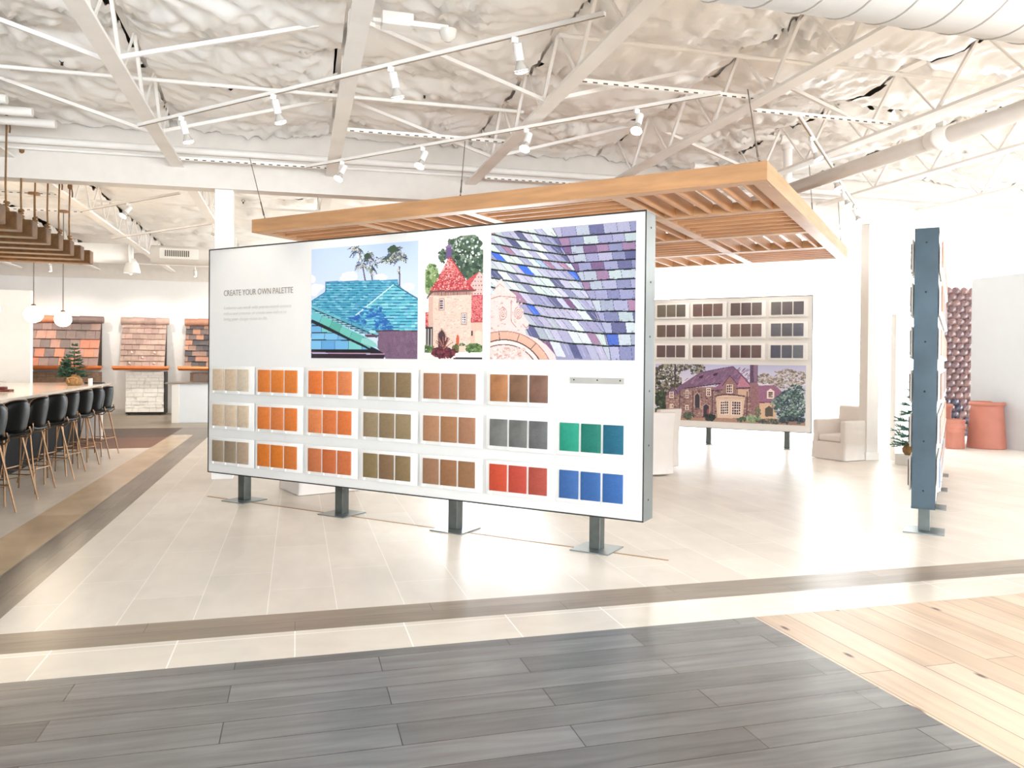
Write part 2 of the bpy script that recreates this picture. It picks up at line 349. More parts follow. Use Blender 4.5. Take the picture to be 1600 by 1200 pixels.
def quilt(name, xs, ys, m):
    X, Y = np.meshgrid(xs, ys); Z = ceil_z(X, Y); ny, nx = X.shape
    co = np.stack([X, Y, Z], -1).reshape(-1, 3)
    i = np.arange(ny - 1)[:, None] * nx + np.arange(nx - 1)[None]
    q = np.stack([i, i + nx, i + nx + 1, i + 1], -1)
    # leave ragged open seams beside the top chords
    xc = (X[:-1, :-1] + X[1:, 1:]) / 2; yc = (Y[:-1, :-1] + Y[1:, 1:]) / 2
    u = (xc + 1.51) / 1.94; du = np.abs(u - np.round(u) + .012) * 1.94
    keep = du > .012 + .05 * np.maximum(0, vnoise(yc * 1.7, np.round(u) * 3.3, 21) - .35) + .012 * vnoise(yc * 9, np.round(u), 22)
    v = yc / 1.22 + .5 * hsh(np.floor(u), np.floor(u) * 0, 9); dv = np.abs(v - np.round(v)) * 1.22
    keep &= ~((dv < .012) & (vnoise(xc * 1.3, np.round(v) * 5.1, 23) > .8))
    q = q[keep].reshape(-1, 4)
    me = bpy.data.meshes.new(name); me.vertices.add(len(co)); me.vertices.foreach_set('co', co.astype(np.float32).ravel())
    me.loops.add(q.size); me.loops.foreach_set('vertex_index', q.ravel().astype(np.int32))
    me.polygons.add(len(q)); me.polygons.foreach_set('loop_start', np.arange(0, q.size, 4, dtype=np.int32))
    me.polygons.foreach_set('use_smooth', np.ones(len(q), bool)); me.materials.append(m); me.update(calc_edges=True)
    o = bpy.data.objects.new(name, me); C.objects.link(o); return struct(o)
foil = mat('white_vinyl_insulation', (252, 250, 247), .34, var=.02, scale=2, spec=.6)
quilt('ceiling', np.arange(-6, 13.5, .045), np.arange(1.2, 10.96, .045), foil)
quilt('ceiling', np.arange(-9, 22, .09), np.arange(11.2, 24.16, .08), foil)
rest = MB()
for x0, x1, y0, y1 in ((-12, 22, -7, 1.22), (-12, -5.98, 1.2, 10.96), (13.4, 22, 1.2, 10.96), (-12, -8.98, 11.2, 24.2)):
    o = len(rest.v); rest.add([(x0, y0, 4.7), (x1, y0, 4.7), (x1, y1, 4.7), (x0, y1, 4.7)], [(0, 3, 2, 1)])
    for i in range(o, len(rest.v)): x, y, z = rest.v[i]; rest.v[i] = (x, y, z + SLOPE * x)
struct(rest.build('ceiling', foil))
dk = MB(); slab(dk, -12.2, 22.2, -7.2, 24.4, 5.0, 5.1); struct(dk.build('ceiling_deck', mat('deck_grey', (150, 138, 126), .8)))
# ------------------------------------------------------------------ pipes, struts, bracing
for i, (x0, x1, y, z, lab) in enumerate(((-6, 2.5, 8.69, 4.45, 'thin white sprinkler pipe crossing left of the canopy, below the quilted ceiling'),
      (2.2, 12, 6.55, 4.45, 'thin white sprinkler pipe crossing above the slatted canopy'), (-6, 12, 4.6, 4.5, 'thin white sprinkler pipe nearest the top of the picture'),
      (-8, 22, 15.6, 4.45, 'thin white sprinkler pipe beyond the girder'))):
    pipe('sprinkler_pipe', lab, [(x0, y, z), (x1, y, z)], .021, cat='pipe', group='sprinkler pipes')
pipe('conduit_pipe', 'white pipe running along the near face of the girder', [(-12, 10.86, 4.29), (22, 10.86, 4.29)], .045)
pipe('conduit_pipe', 'thinner white conduit just under the pipe on the girder', [(-12, 10.9, 4.2), (22, 10.9, 4.2)], .018)
for k, z in enumerate((4.62, 4.5, 4.42)):
    pass
def strut(x0, x1, y, z, lab):
    t = thing('perforated_strut', lab, 'strut', (0, 0, 0), 0, 'perforated ceiling struts')
    m = MB(); L = x1 - x0
    za, zb = z + SLOPE * x0, z + SLOPE * x1
    m.bar((x0, y, za), (x1, y, zb), .041, .041); h = m; n = int(L / .1)
    for j in range(n):
        a = x0 + (j + .3) * L / n; b = a + .045; h.bar((a, y - .021, z + SLOPE * a - .012), (b, y - .021, z + SLOPE * b - .012), .003, .012, mi=1)
    h.build('channel', [white_steel, mat('slot_dark', (96, 84, 72), .8)], t)
strut(.52, 2.47, 8.9, 4.15, 'white slotted strut left of the middle above the wooden canopy')
strut(2.47, 4.42, 6.77, 4.15, 'white slotted strut above the canopy near its right corner')
strut(4.42, 6.36, 7.05, 4.13, 'white slotted strut over the end of the right-hand spotlight track')
strut(-1.5, .5, 10.6, 4.12, 'white slotted strut before the girder, holding the canopy\'s left cable')
strut(2.5, 4.4, 10.6, 4.12, 'white slotted strut before the girder behind the canopy fascia')
strut(-5.39, -3.45, 13.53, 4.15, 'white slotted strut beyond the girder holding the nearer globe pendant')
strut(-5.39, -3.45, 15.03, 4.15, 'white slotted strut beyond the girder holding the right globe pendant')
br_i = 0
def brace(x0, y0, z0, x1, y1, z1, where):
    tag(MB().bar((x0, y0, z0 + SLOPE * x0), (x1, y1, z1 + SLOPE * x1), .035, .035).build('bridging_bar', white_steel),
        'thin white bridging bar %s' % where, 'brace', 'diagonal bars between the roof trusses')
bays = ['left of the leftmost visible truss', 'left of the middle, above the upper track', 'over the canopy\'s left half', 'over the canopy\'s middle', 'over the canopy\'s near corner', 'over the fat round pipe', 'right of the fat round pipe']
for i in range(-1, 6):
    x = -1.51 + 1.94 * i
    for y, nm in ((4.9, 'nearest the camera'), (7.2, 'midway to the girder'), (9.4, 'closest to the girder')):
        up = (i + int(y)) % 2
        brace(x + .03, y, ZB + .03 if up else ZT, x + 1.91, y + .1, ZT if up else ZB + .03, bays[i + 1] + ', ' + nm)
# sprinkler heads
for x, y, z, lab in ((-2.27, 8.69, 4.47, 'small dark fire sprinkler above the left end of the upper spotlight track'), (1.35, 8.69, 4.5, 'small dark fire sprinkler between the two spotlight tracks'), (-1.0, 15.6, 4.5, 'small dark fire sprinkler beyond the girder')):
    t = thing('fire_sprinkler', lab, 'sprinkler', (x, y, z + .02), 0, 'sprinkler heads')
    d = mat('dark_bronze', (60, 42, 32), .5, .5)
    MB().tube([(0, 0, 0), (0, 0, .03)], .012).build('nozzle', d, t)
    MB().tube([(-.008, 0, .03), (-.03, 0, .055), (-.008, 0, .085)], .005, 6).tube([(.008, 0, .03), (.03, 0, .055), (.008, 0, .085)], .005, 6).build('yoke', d, t)
    MB().lathe((0, 0, .085), [(0, 0), (.036, 0), (.036, .006), (0, .006)], 12).build('deflector', d, t)
# big spiral duct top right
def duct(name, label, p, q, r, seams, sp=.32, m=None):
    t = thing(name, label, 'duct', p); p = Vector(p); q = Vector(q); d = (q - p); L = d.length; d.normalize()
    MB().lathe((0, 0, 0), [(0, 0), (r, 0), (r, L), (0, L)], 48, axis=d).build('shell', m or white_steel, t)
    if seams:
        s = MB(); n = int(L / sp)
        for j in range(n):
            a = (j + .5) * L / n; s.lathe(d * a, [(r, -.006), (r + .007, -.003), (r + .007, .003), (r, .006)], 48, axis=d)
        s.build('seams', mat('duct_seam', (190, 184, 176), .5), t)
    return t
duct('spiral_duct', 'large white spiral duct along the top right corner of the picture', (1.2, 3.62, 3.95), (12, 3.62, 4.06), .45, True, .26)
t = thing('round_pipe', 'long fat round white pipe running to the girder right of the wooden canopy', 'pipe', (6.27, 4.15, 3.9))
MB().lathe((0, 0, 0), [(0, 0), (.085, 0), (.085, 6.9), (0, 6.9)], 28, axis=(0, 1, 0)).build('tube', mat('pipe_grey_white', (214, 206, 198), .45, var=.03), t)
MB().lathe((0, 2.35, 0), [(.085, -.14), (.105, -.13), (.105, -.04), (.12, -.03), (.12, .03), (.105, .04), (.105, .13), (.085, .14)], 28, axis=(0, 1, 0)).box(-.02, .02, 2.3, 2.4, .1, .16).build('coupling', white_steel, t)
t = thing('vertical_pipe', 'white upright pipe with a tee joint dropping behind the canopy\'s near right corner', 'pipe', (6.57, 9.5, 0))
MB().tube([(0, 0, 3.62), (0, 0, 4.75)], .06, 18).build('riser', white_steel, t)
MB().tube([(-.14, 0, 4.72), (.14, 0, 4.72)], .075, 18).tube([(0, 0, 4.58), (0, 0, 4.72)], .075, 18).build('tee_joint', white_steel, t)
MB().tube([(-2, 0, 4.72), (2, 0, 4.74)], .045, 14).build('branch', white_steel, t)
MB().tube([(-1.3, .3, 4.33), (.6, .6, 4.3)], .05, 14).build('lower_branch', white_steel, t)
t = thing('junction_box', 'white ceiling box with a square cover above the upper spotlight track', 'junction box', (.74, 6.1, 4.2))
MB().box(-.13, .11, -.07, .07, -.03, .07).box(-.2, -.13, -.03, .03, -.01, .02).build('box_body', white_steel, t, bevel=.006)
MB().add([(-.34, -.02, -.05), (-.26, -.1, -.07), (-.18, -.02, -.05), (-.26, .06, -.03), (-.34, -.02, -.02), (-.26, -.1, -.04), (-.18, -.02, -.02), (-.26, .06, .0)], [(0, 1, 2, 3), (7, 6, 5, 4), (0, 4, 5, 1), (1, 5, 6, 2), (2, 6, 7, 3), (3, 7, 4, 0)]).build('cover_plate', white_steel, t)
t = thing('dome_sensor', 'small clear half dome fixed to the ceiling right of the white junction box', 'sensor', (1.12, 6.05, 4.16))
MB().lathe((0, 0, 0), [(.0, -.07), (.03, -.064), (.055, -.04), (.068, 0), (.072, .02)], 20).build('dome', mat('clear_dome', (226, 220, 212), .1, var=.02), t)
MB().box(-.3, 0, -.03, .03, .01, .05).build('bracket', white_steel, t)
# ------------------------------------------------------------------ spotlights on tracks
def track(t0, a0, t1, a1, z, heads, lab, nth, aim, energy, size=70, col=(1, .9, .79)):
    p, q = G(t0, a0, z), G(t1, a1, z)
    p.z += SLOPE * p.x; q.z += SLOPE * q.x
    d = (q - p).normalized()
    tr = thing('lighting_track', lab, 'track', p)
    MB().bar((0, 0, 0), q - p, .036, .03).build('rail', white_steel, tr)
    MB().bar((0, 0, -.0165), (q - p) + Vector((0, 0, -.0)) - Vector((0, 0, .0165)), .012, .003).build('slot', mat('track_slot', (150, 132, 112), .6), tr)
    for k, (s, tgt) in enumerate(heads):
        c = p + (q - p) * s
        tg = Vector(tgt)
        dr = (tg - (c - Vector((0, 0, .15)))).normalized()
        h = thing('track_spotlight', 'lit white spotlight, %s' % (nth[k]), 'spotlight', c, 0, 'spotlights on the ceiling tracks')
        MB().bar((0, 0, -.015), (0, 0, -.06), .034, .05).bar((0, 0, -.05), (0, 0, -.12), .02, .012).build('mount', white_paint, h)
        b0 = Vector((0, 0, -.1)) + d * .03
        MB().tube([b0 - dr * .03, b0 + dr * .09], .033, 16).build('body', white_paint, h)
        MB().lathe(b0 + dr * .088, [(0, 0), (.024, 0), (.026, .015), (.05, .065), (.055, .085)], 20, axis=dr).build('reflector', mat('grey_glass', (190, 184, 176), .2), h)
        MB().lathe(b0 + dr * .16, [(.052, .0), (.05, .015), (.03, .024), (0, .027)], 20, axis=dr).build('bulb', bulb_mat, h)
        if energy: spot(c + b0 + dr * .2, tgt, energy, size=size, col=col)
PC = lambda u, z: G(7.43 - u, 6.05, z)
track(7.42, 5.15, 2.18, 5.11, 4.03, [(.13, PC(.7, 1.5)), (.375, PC(2.0, 1.5)), (.635, PC(3.3, 1.5)), (.86, PC(4.5, 1.5))],
      'upper thin white spotlight track crossing the top of the picture before the near panel', ['leftmost on the upper track', 'second from the left on the upper track', 'third from the left on the upper track', 'rightmost on the upper track, near the top edge'], None, 26)
track(7.16, 7.3, 1.9, 7.15, 4.03, [(.115, G(7.0, 5.2, 0)), (.35, G(5.8, 5.4, 0)), (.61, G(4.1, 5.2, 0)), (.845, G(2.8, 5.2, 0))],
      'lower white spotlight track running just above the wooden canopy', ['leftmost on the lower track, near the canopy\'s left half', 'second on the lower track', 'third on the lower track, above the canopy', 'rightmost on the lower track, above the canopy\'s right half'], None, 10, size=70)
track(1.4, 8.2, 1.4, 10.9, 4.03, [(.3, G(.2, 9.5, 1.3)), (.93, G(.2, 10.8, 1.3))], 'short white spotlight track right of the canopy\'s near corner', ['upper one on the short track right of the canopy', 'lower one on the short track right of the canopy'], None, 40)
track(1.42, 11.5, 1.42, 13.7, 4.03, [(.2, G(.2, 12, 1.3)), (.85, G(.2, 13.3, 1.3))], 'short white spotlight track beyond the canopy\'s right edge', ['nearer one on the track behind the canopy\'s far right edge', 'farther one on the track behind the canopy\'s far right edge'], None, 30)
track(12.73, 7.8, 10.1, 7.7, 4.08, [(.5, (-5, 12, 0))], 'white spotlight track beyond the girder between the hanging timbers and the column', ['alone on the track beyond the girder'], None, 30)
track(15.1, 9.9, 11.7, 9.7, 4.08, [(.97, (-2.5, 20, 0))], 'farther white spotlight track beyond the girder left of the column', ['small and far, beside the left column top'], None, 30)
track(6.6, 14.1, 2.6, 14.1, 4.05, [(.1, G(6.2, 15.22, 1.3)), (.5, G(4.6, 15.22, 1.3)), (.9, G(3.0, 15.22, 1.3))], 'added white spotlight track, unseen behind the far edge of the canopy', ['leftmost on the added track behind the canopy', 'middle one on the added track behind the canopy', 'rightmost on the added track behind the canopy'], None, 30, col=(1, .92, .84))  # unseen track and heads, added to brighten the far panel
# wall washers at the back wall
wl = thing('lighting_track', 'long white spotlight track just before the back wall', 'track', (-9, 22.0, 4.0))
MB().box(0, 12, -.02, .02, 0, .03).build('rail', white_steel, wl)
for k, x in enumerate((-7.4, -6.0, -4.15, -2.6)):
    h = thing('track_spotlight', 'tiny white spotlight before the back wall, %s from the left' % ORD[k], 'spotlight', (x, 22.0, 4.0), 0, 'small spotlights before the back wall')
    MB().tube([(0, 0, -.02), (0, 0, -.1)], .02, 10).build('mount', white_paint, h)
    MB().tube([(0, 0, -.1), (0, .08, -.24)], .045, 14).build('body', white_paint, h)
    MB().lathe((0, .082, -.242), [(.04, 0), (.03, .01), (0, .012)], 14, axis=(0, .5, -.87)).build('bulb', bulb_mat, h)
    spot((x, 22.12, 3.7), (x, 24.1, 1.6), 75, size=85, col=(1, .9, .8))
# ------------------------------------------------------------------ the prints (pictures on the display panels)
class Paint:
    def __init__(s, W, H, quad, bg):
        s.W, s.H = W, H; s.q = quad; s.a = np.zeros((H, W, 3)); s.a[:] = bg
        s.U, s.V = np.meshgrid((np.arange(W) + .5) / W, (np.arange(H) + .5) / H); s.rng = np.random.RandomState(5)
    def uv(s, p):
        xl, xr, tl, tr, bl, br = s.q; t = (p[0] - xl) / (xr - xl)
        top = tl + (tr - tl) * t; bot = bl + (br - bl) * t; v = (p[1] - top) / (bot - top)
        k = (br - tr) / (bl - tl); return (k * t / (1 - t + k * t), v)
    def mask(s, pts):
        P = [s.uv(p) for p in pts]; xs = [p[0] for p in P]; ys = [p[1] for p in P]
        x0, x1 = max(0, int(min(xs) * s.W)), min(s.W, int(max(xs) * s.W) + 2); y0, y1 = max(0, int(min(ys) * s.H)), min(s.H, int(max(ys) * s.H) + 2)
        if x1 <= x0 or y1 <= y0: return None, None
        U, V = s.U[y0:y1, x0:x1], s.V[y0:y1, x0:x1]; ins = np.zeros(U.shape, bool); n = len(P)
        for i in range(n):
            (xa, ya), (xb, yb) = P[i], P[(i + 1) % n]
            if ya == yb: continue
            c = ((ya > V) != (yb > V)) & (U < (xb - xa) * (V - ya) / (yb - ya) + xa); ins ^= c
        return (slice(y0, y1), slice(x0, x1)), ins
    def poly(s, pts, col, noise=0, al=1):
        sl, m = s.mask(pts)
        if sl is None: return
        c = np.array(col, float); sub = s.a[sl]
        if noise: c = c + s.rng.normal(0, noise, (m.sum(), 1)) + s.rng.normal(0, noise * .3, (m.sum(), 3))
        sub[m] = sub[m] * (1 - al) + c * al
    def line(s, p, q, w_, col):
        dx, dy = q[0] - p[0], q[1] - p[1]; L = math.hypot(dx, dy) or 1; nx, ny = -dy / L * w_ / 2, dx / L * w_ / 2
        s.poly([(p[0] + nx, p[1] + ny), (q[0] + nx, q[1] + ny), (q[0] - nx, q[1] - ny), (p[0] - nx, p[1] - ny)], col)
    def pl(s, pts, w_, col):
        for a, b in zip(pts, pts[1:]): s.line(a, b, w_, col)
    def ell(s, cx, cy, rx, ry, col, n=18, jag=0, noise=0, al=1):
        s.poly([(cx + rx * (1 + jag * s.rng.uniform(-1, 1)) * math.cos(6.2832 * i / n), cy + ry * (1 + jag * s.rng.uniform(-1, 1)) * math.sin(6.2832 * i / n)) for i in range(n)], col, noise, al)
    def leaves(s, cx, cy, rx, ry, cols, n, r=8, flat=1.0):
        for _ in range(n):
            a = s.rng.uniform(0, 6.283); d = math.sqrt(s.rng.uniform(0, 1)); c = cols[s.rng.randint(len(cols))]
            s.ell(cx + rx * d * math.cos(a), cy + ry * d * math.sin(a), r * s.rng.uniform(.5, 1.3), r * flat * s.rng.uniform(.5, 1.3), c, 7, .3)
    def mesh(s, name, u0, u1, z0, z1, y, parent, label):
        W, H = s.W, s.H
        X, Z = np.meshgrid(np.linspace(u0, u1, W + 1), np.linspace(z1, z0, H + 1)); co = np.stack([X, np.full_like(X, y), Z], -1).reshape(-1, 3)
        i = np.arange(H)[:, None] * (W + 1) + np.arange(W)[None]; q = np.stack([i, i + W + 1, i + W + 2, i + 1], -1).reshape(-1, 4)
        me = bpy.data.meshes.new(name); me.vertices.add(len(co)); me.vertices.foreach_set('co', co.astype(np.float32).ravel())
        me.loops.add(q.size); me.loops.foreach_set('vertex_index', q.ravel().astype(np.int32))
        me.polygons.add(len(q)); me.polygons.foreach_set('loop_start', np.arange(0, q.size, 4, dtype=np.int32)); me.update(calc_edges=True)
        at = me.color_attributes.new('print', 'FLOAT_COLOR', 'CORNER'); a = np.clip(s.a, 0, 255) / 255
        a = np.where(a <= .04045, a / 12.92, ((a + .055) / 1.055) ** 2.4) * .9
        c4 = np.concatenate([a.reshape(-1, 3), np.ones((W * H, 1))], 1); at.data.foreach_set('color', np.repeat(c4, 4, 0).astype(np.float32).ravel())
        me.materials.append(print_mat); o = bpy.data.objects.new(name, me); C.objects.link(o); o.parent = parent; o['label'] = label; return o
print_mat = bpy.data.materials.new('printed_picture'); print_mat.use_nodes = True
_a = print_mat.node_tree.nodes.new('ShaderNodeAttribute'); _a.attribute_name = 'print'; _b = print_mat.node_tree.nodes['Principled BSDF']
print_mat.node_tree.links.new(_a.outputs['Color'], _b.inputs['Base Color']); _b.inputs['Roughness'].default_value = .4
def mixc(a, b, t): return tuple(a[i] * (1 - t) + b[i] * t for i in range(3))

def paint_teal():
    p = Paint(240, 198, (36, 1037, 118, 38, 1140, 1143), (196, 212, 242)); r = p.rng
    for i in range(20): p.poly([(36, 60 + i * 30), (1037, 0 + i * 30), (1037, 30 + i * 30), (36, 92 + i * 30)], mixc((184, 204, 240), (212, 222, 244), i / 20))
    for cx, cy, rx, ry in ((400, 370, 80, 45), (60, 500, 60, 50), (90, 470, 70, 30), (690, 380, 60, 30), (950, 470, 60, 40), (350, 390, 50, 25), (45, 400, 30, 40)): p.ell(cx, cy, rx, ry, (238, 234, 240), 16, .15)
    # palms
    for x0, y0, x1, y1 in ((545, 420, 520, 285), (612, 420, 598, 330), (868, 470, 862, 280)): p.line((x0, y0), (x1, y1), 13, (70, 50, 76)); p.line((x0 - 4, y0), (x1 - 4, y1), 4, (150, 130, 150))
    for cx, cy, sx, sy, n in ((450, 105, 60, 30, 50), (490, 180, 18, 60, 30), (510, 260, 55, 35, 50), (575, 180, 42, 60, 90), (600, 290, 26, 60, 50), (640, 220, 30, 60, 14), (825, 150, 62, 80, 150), (760, 210, 80, 40, 60), (905, 190, 22, 70, 40), (860, 310, 16, 35, 20)):
        for _ in range(n):
            a = r.uniform(0, 6.283); x = cx + sx * r.uniform(-.6, .6); y = cy + sy * r.uniform(-.6, .6)
            c = [(60, 84, 60), (40, 52, 70), (196, 196, 190), (120, 132, 120), (226, 222, 216), (60, 76, 120), (84, 70, 84)][r.randint(7)]
            p.line((x, y), (x + sx * .7 * math.cos(a), y + sy * .5 * math.sin(a) + 16), r.uniform(4, 9), c)
    for cx, cy, R_, n in ((480, 130, 80, 12), (520, 260, 70, 10), (575, 190, 66, 16), (615, 290, 40, 8), (825, 150, 100, 22), (880, 200, 80, 10), (770, 200, 90, 9)):
        for k in range(n):
            a = r.uniform(-3.4, .3); L_ = R_ * r.uniform(.6, 1.15); c = [(56, 78, 64), (74, 92, 120), (190, 192, 184), (110, 124, 110), (52, 62, 96)][r.randint(5)]
            pr = (cx, cy)
            for q in range(1, 7):
                f = q / 6; x = cx + L_ * f * math.cos(a); y = cy + L_ * f * math.sin(a) * .8 + 60 * f * f; p.line(pr, (x, y), 5, c); p.line((x, y), (x - 8, y + 24 * (1.1 - f)), 4, c); p.line((x, y), (x + 8, y + 22 * (1.1 - f)), 4, c); pr = (x, y)
    p.ell(560, 180, 26, 32, (52, 76, 56), 12, .3); p.ell(800, 115, 42, 36, (60, 84, 62), 12, .3)
    # main roof
    p.poly([(175, 420), (850, 402), (858, 460), (1037, 585), (1037, 880), (640, 885), (38, 660), (38, 605), (165, 520), (172, 490)], (56, 150, 180))
    def courses(region, x0, x1, y0, y1, dy, base, dark, hi, tl=-.02):
        sl, m = p.mask(region)
        sub = p.a[sl]; H_, W_ = m.shape; lay = sub.copy(); save = p.a.copy()
        y = y0
        while y < y1:
            x = x0 - r.uniform(0, 30)
            while x < x1:
                w_ = r.uniform(26, 44); c = mixc(base, hi, r.uniform(0, 1) ** 1.6); c = mixc(c, (110, 150, 220), .25 * (r.rand() < .2))
                yy = y + tl * (x - x0); p.poly([(x, yy), (x + w_, yy + tl * w_), (x + w_, yy + dy * .74), (x, yy + dy * .74)], c)
                p.poly([(x, yy + dy * .72), (x + w_, yy + dy * .72), (x + w_, yy + dy + 1), (x, yy + dy + 1)], dark); x += w_
            y += dy
        full = np.zeros(p.a.shape[:2], bool); fs = full[sl]; fs[m] = True; p.a = np.where(full[..., None], p.a, save)
    courses([(175, 420), (850, 402), (858, 460), (812, 445), (450, 740), (560, 800), (640, 885), (38, 660), (38, 605), (165, 520)], 38, 900, 415, 900, 23, (60, 156, 186), (20, 88, 132), (132, 204, 220), 0.0)
    courses([(812, 445), (1037, 585), (1037, 880), (660, 885), (560, 800), (450, 740)], 440, 1040, 450, 890, 29, (84, 180, 200), (24, 98, 140), (150, 214, 222), .0)
    p.line((812, 447), (450, 742), 11, (196, 224, 226)); p.line((812, 445), (1037, 582), 12, (40, 96, 132)); p.line((173, 418), (173, 520), 5, (40, 90, 130)); p.line((173, 424), (850, 406), 9, (70, 130, 168)); p.line((38, 606), (165, 522), 8, (50, 100, 140))
    for _ in range(110):
        cx, cy = [(640, 740), (700, 800), (560, 760), (470, 790), (720, 850), (620, 700)][r.randint(6)]
        p.ell(cx + r.uniform(-75, 75), cy + r.uniform(-45, 50), r.uniform(10, 34), r.uniform(6, 16), (24, 90, 170) if r.rand() < .7 else (60, 150, 190), 8, .3, 0, .8)
    p.poly([(640, 880), (1037, 877), (1037, 1142), (745, 1142), (662, 1040), (670, 925)], (116, 88, 112), 7); p.line((640, 882), (1037, 879), 10, (60, 36, 50))
    for _ in range(26): p.ell(r.uniform(760, 1030), r.uniform(900, 1120), r.uniform(6, 20), r.uniform(14, 40), (96, 74, 92) if r.rand() < .6 else (140, 112, 138), 10, .3, 0, .35)
    # middle roof strip
    p.poly([(38, 650), (650, 900), (520, 905), (200, 780), (38, 720)], (88, 170, 196))
    for i in range(11):
        x = 70 + i * 42; y = 700 + i * 20; p.line((x, y), (x + 110, y + 4), 9, (24, 50, 76)); p.line((x, y + 10), (x + 90, y + 14), 7, (170, 214, 226))
    for i in range(9):
        a = (40 + i * 70, 655 + i * 29); b = (40 + (i + 1) * 70, 655 + (i + 1) * 29); p.line((a[0], a[1] + 14), (b[0], b[1] + 14), 12, (20, 30, 50)); p.line(a, b, 24, mixc((70, 150, 180), (110, 190, 200), r.rand())); p.line((b[0] - 3, b[1] - 12), (b[0] + 3, b[1] + 12), 3, (30, 80, 110))
    p.poly([(540, 915), (680, 918), (660, 945), (560, 940)], (90, 66, 84)); p.ell(615, 890, 34, 16, (150, 210, 214))
    # near roof
    p.poly([(38, 780), (660, 1050), (660, 1075), (38, 1075)], (96, 172, 208))
    for j, (ya, yb) in enumerate(((786, 832), (840, 898), (908, 966), (978, 1056))):
        x = 38 - 30 * (j % 2)
        while x < 640:
            w_ = 128; c = [(122, 186, 226), (96, 160, 214), (120, 196, 196), (110, 176, 220)][r.randint(4)]
            lim = lambda yy: (yy - 760) / .46 + 38
            p.poly([(x, ya), (min(x + w_, lim(ya)), ya), (min(x + w_, lim(yb)), yb), (x, yb)], c) if x < lim(ya) else None
            p.line((x, ya), (x - 3, yb), 4, (40, 76, 110)); x += w_
        p.line((38, yb + 4), (min(600, (yb - 760) / .46 + 20), yb + 4), 9, (14, 16, 30))
    p.poly([(38, 770), (670, 1060), (620, 1075), (38, 806)], (12, 14, 26))
    seg = [(38, 735), (130, 775), (225, 820), (315, 866), (415, 918), (520, 965), (610, 1015)]
    for i, (a, b) in enumerate(zip(seg, seg[1:])):
        c = [(104, 186, 196), (104, 190, 178), (84, 170, 156), (110, 192, 182), (96, 180, 170), (104, 178, 176)][i]
        p.poly([(a[0] + 14, a[1] - 34), (b[0] + 14, b[1] - 34), (b[0] - 14, b[1] + 32), (a[0] - 14, a[1] + 32)], c); p.line((b[0] + 14, b[1] - 34), (b[0] - 14, b[1] + 32), 5, (30, 80, 90))
    p.poly([(520, 950), (590, 958), (650, 1000), (668, 1040), (600, 1025), (505, 995)], (140, 200, 194))
    p.poly([(38, 1056), (665, 1056), (735, 1100), (38, 1092)], (16, 10, 24)); p.poly([(38, 1084), (735, 1092), (735, 1103), (38, 1094)], (176, 140, 164)); p.poly([(38, 1096), (735, 1103), (722, 1142), (38, 1142)], (40, 20, 36), 6)
    return p
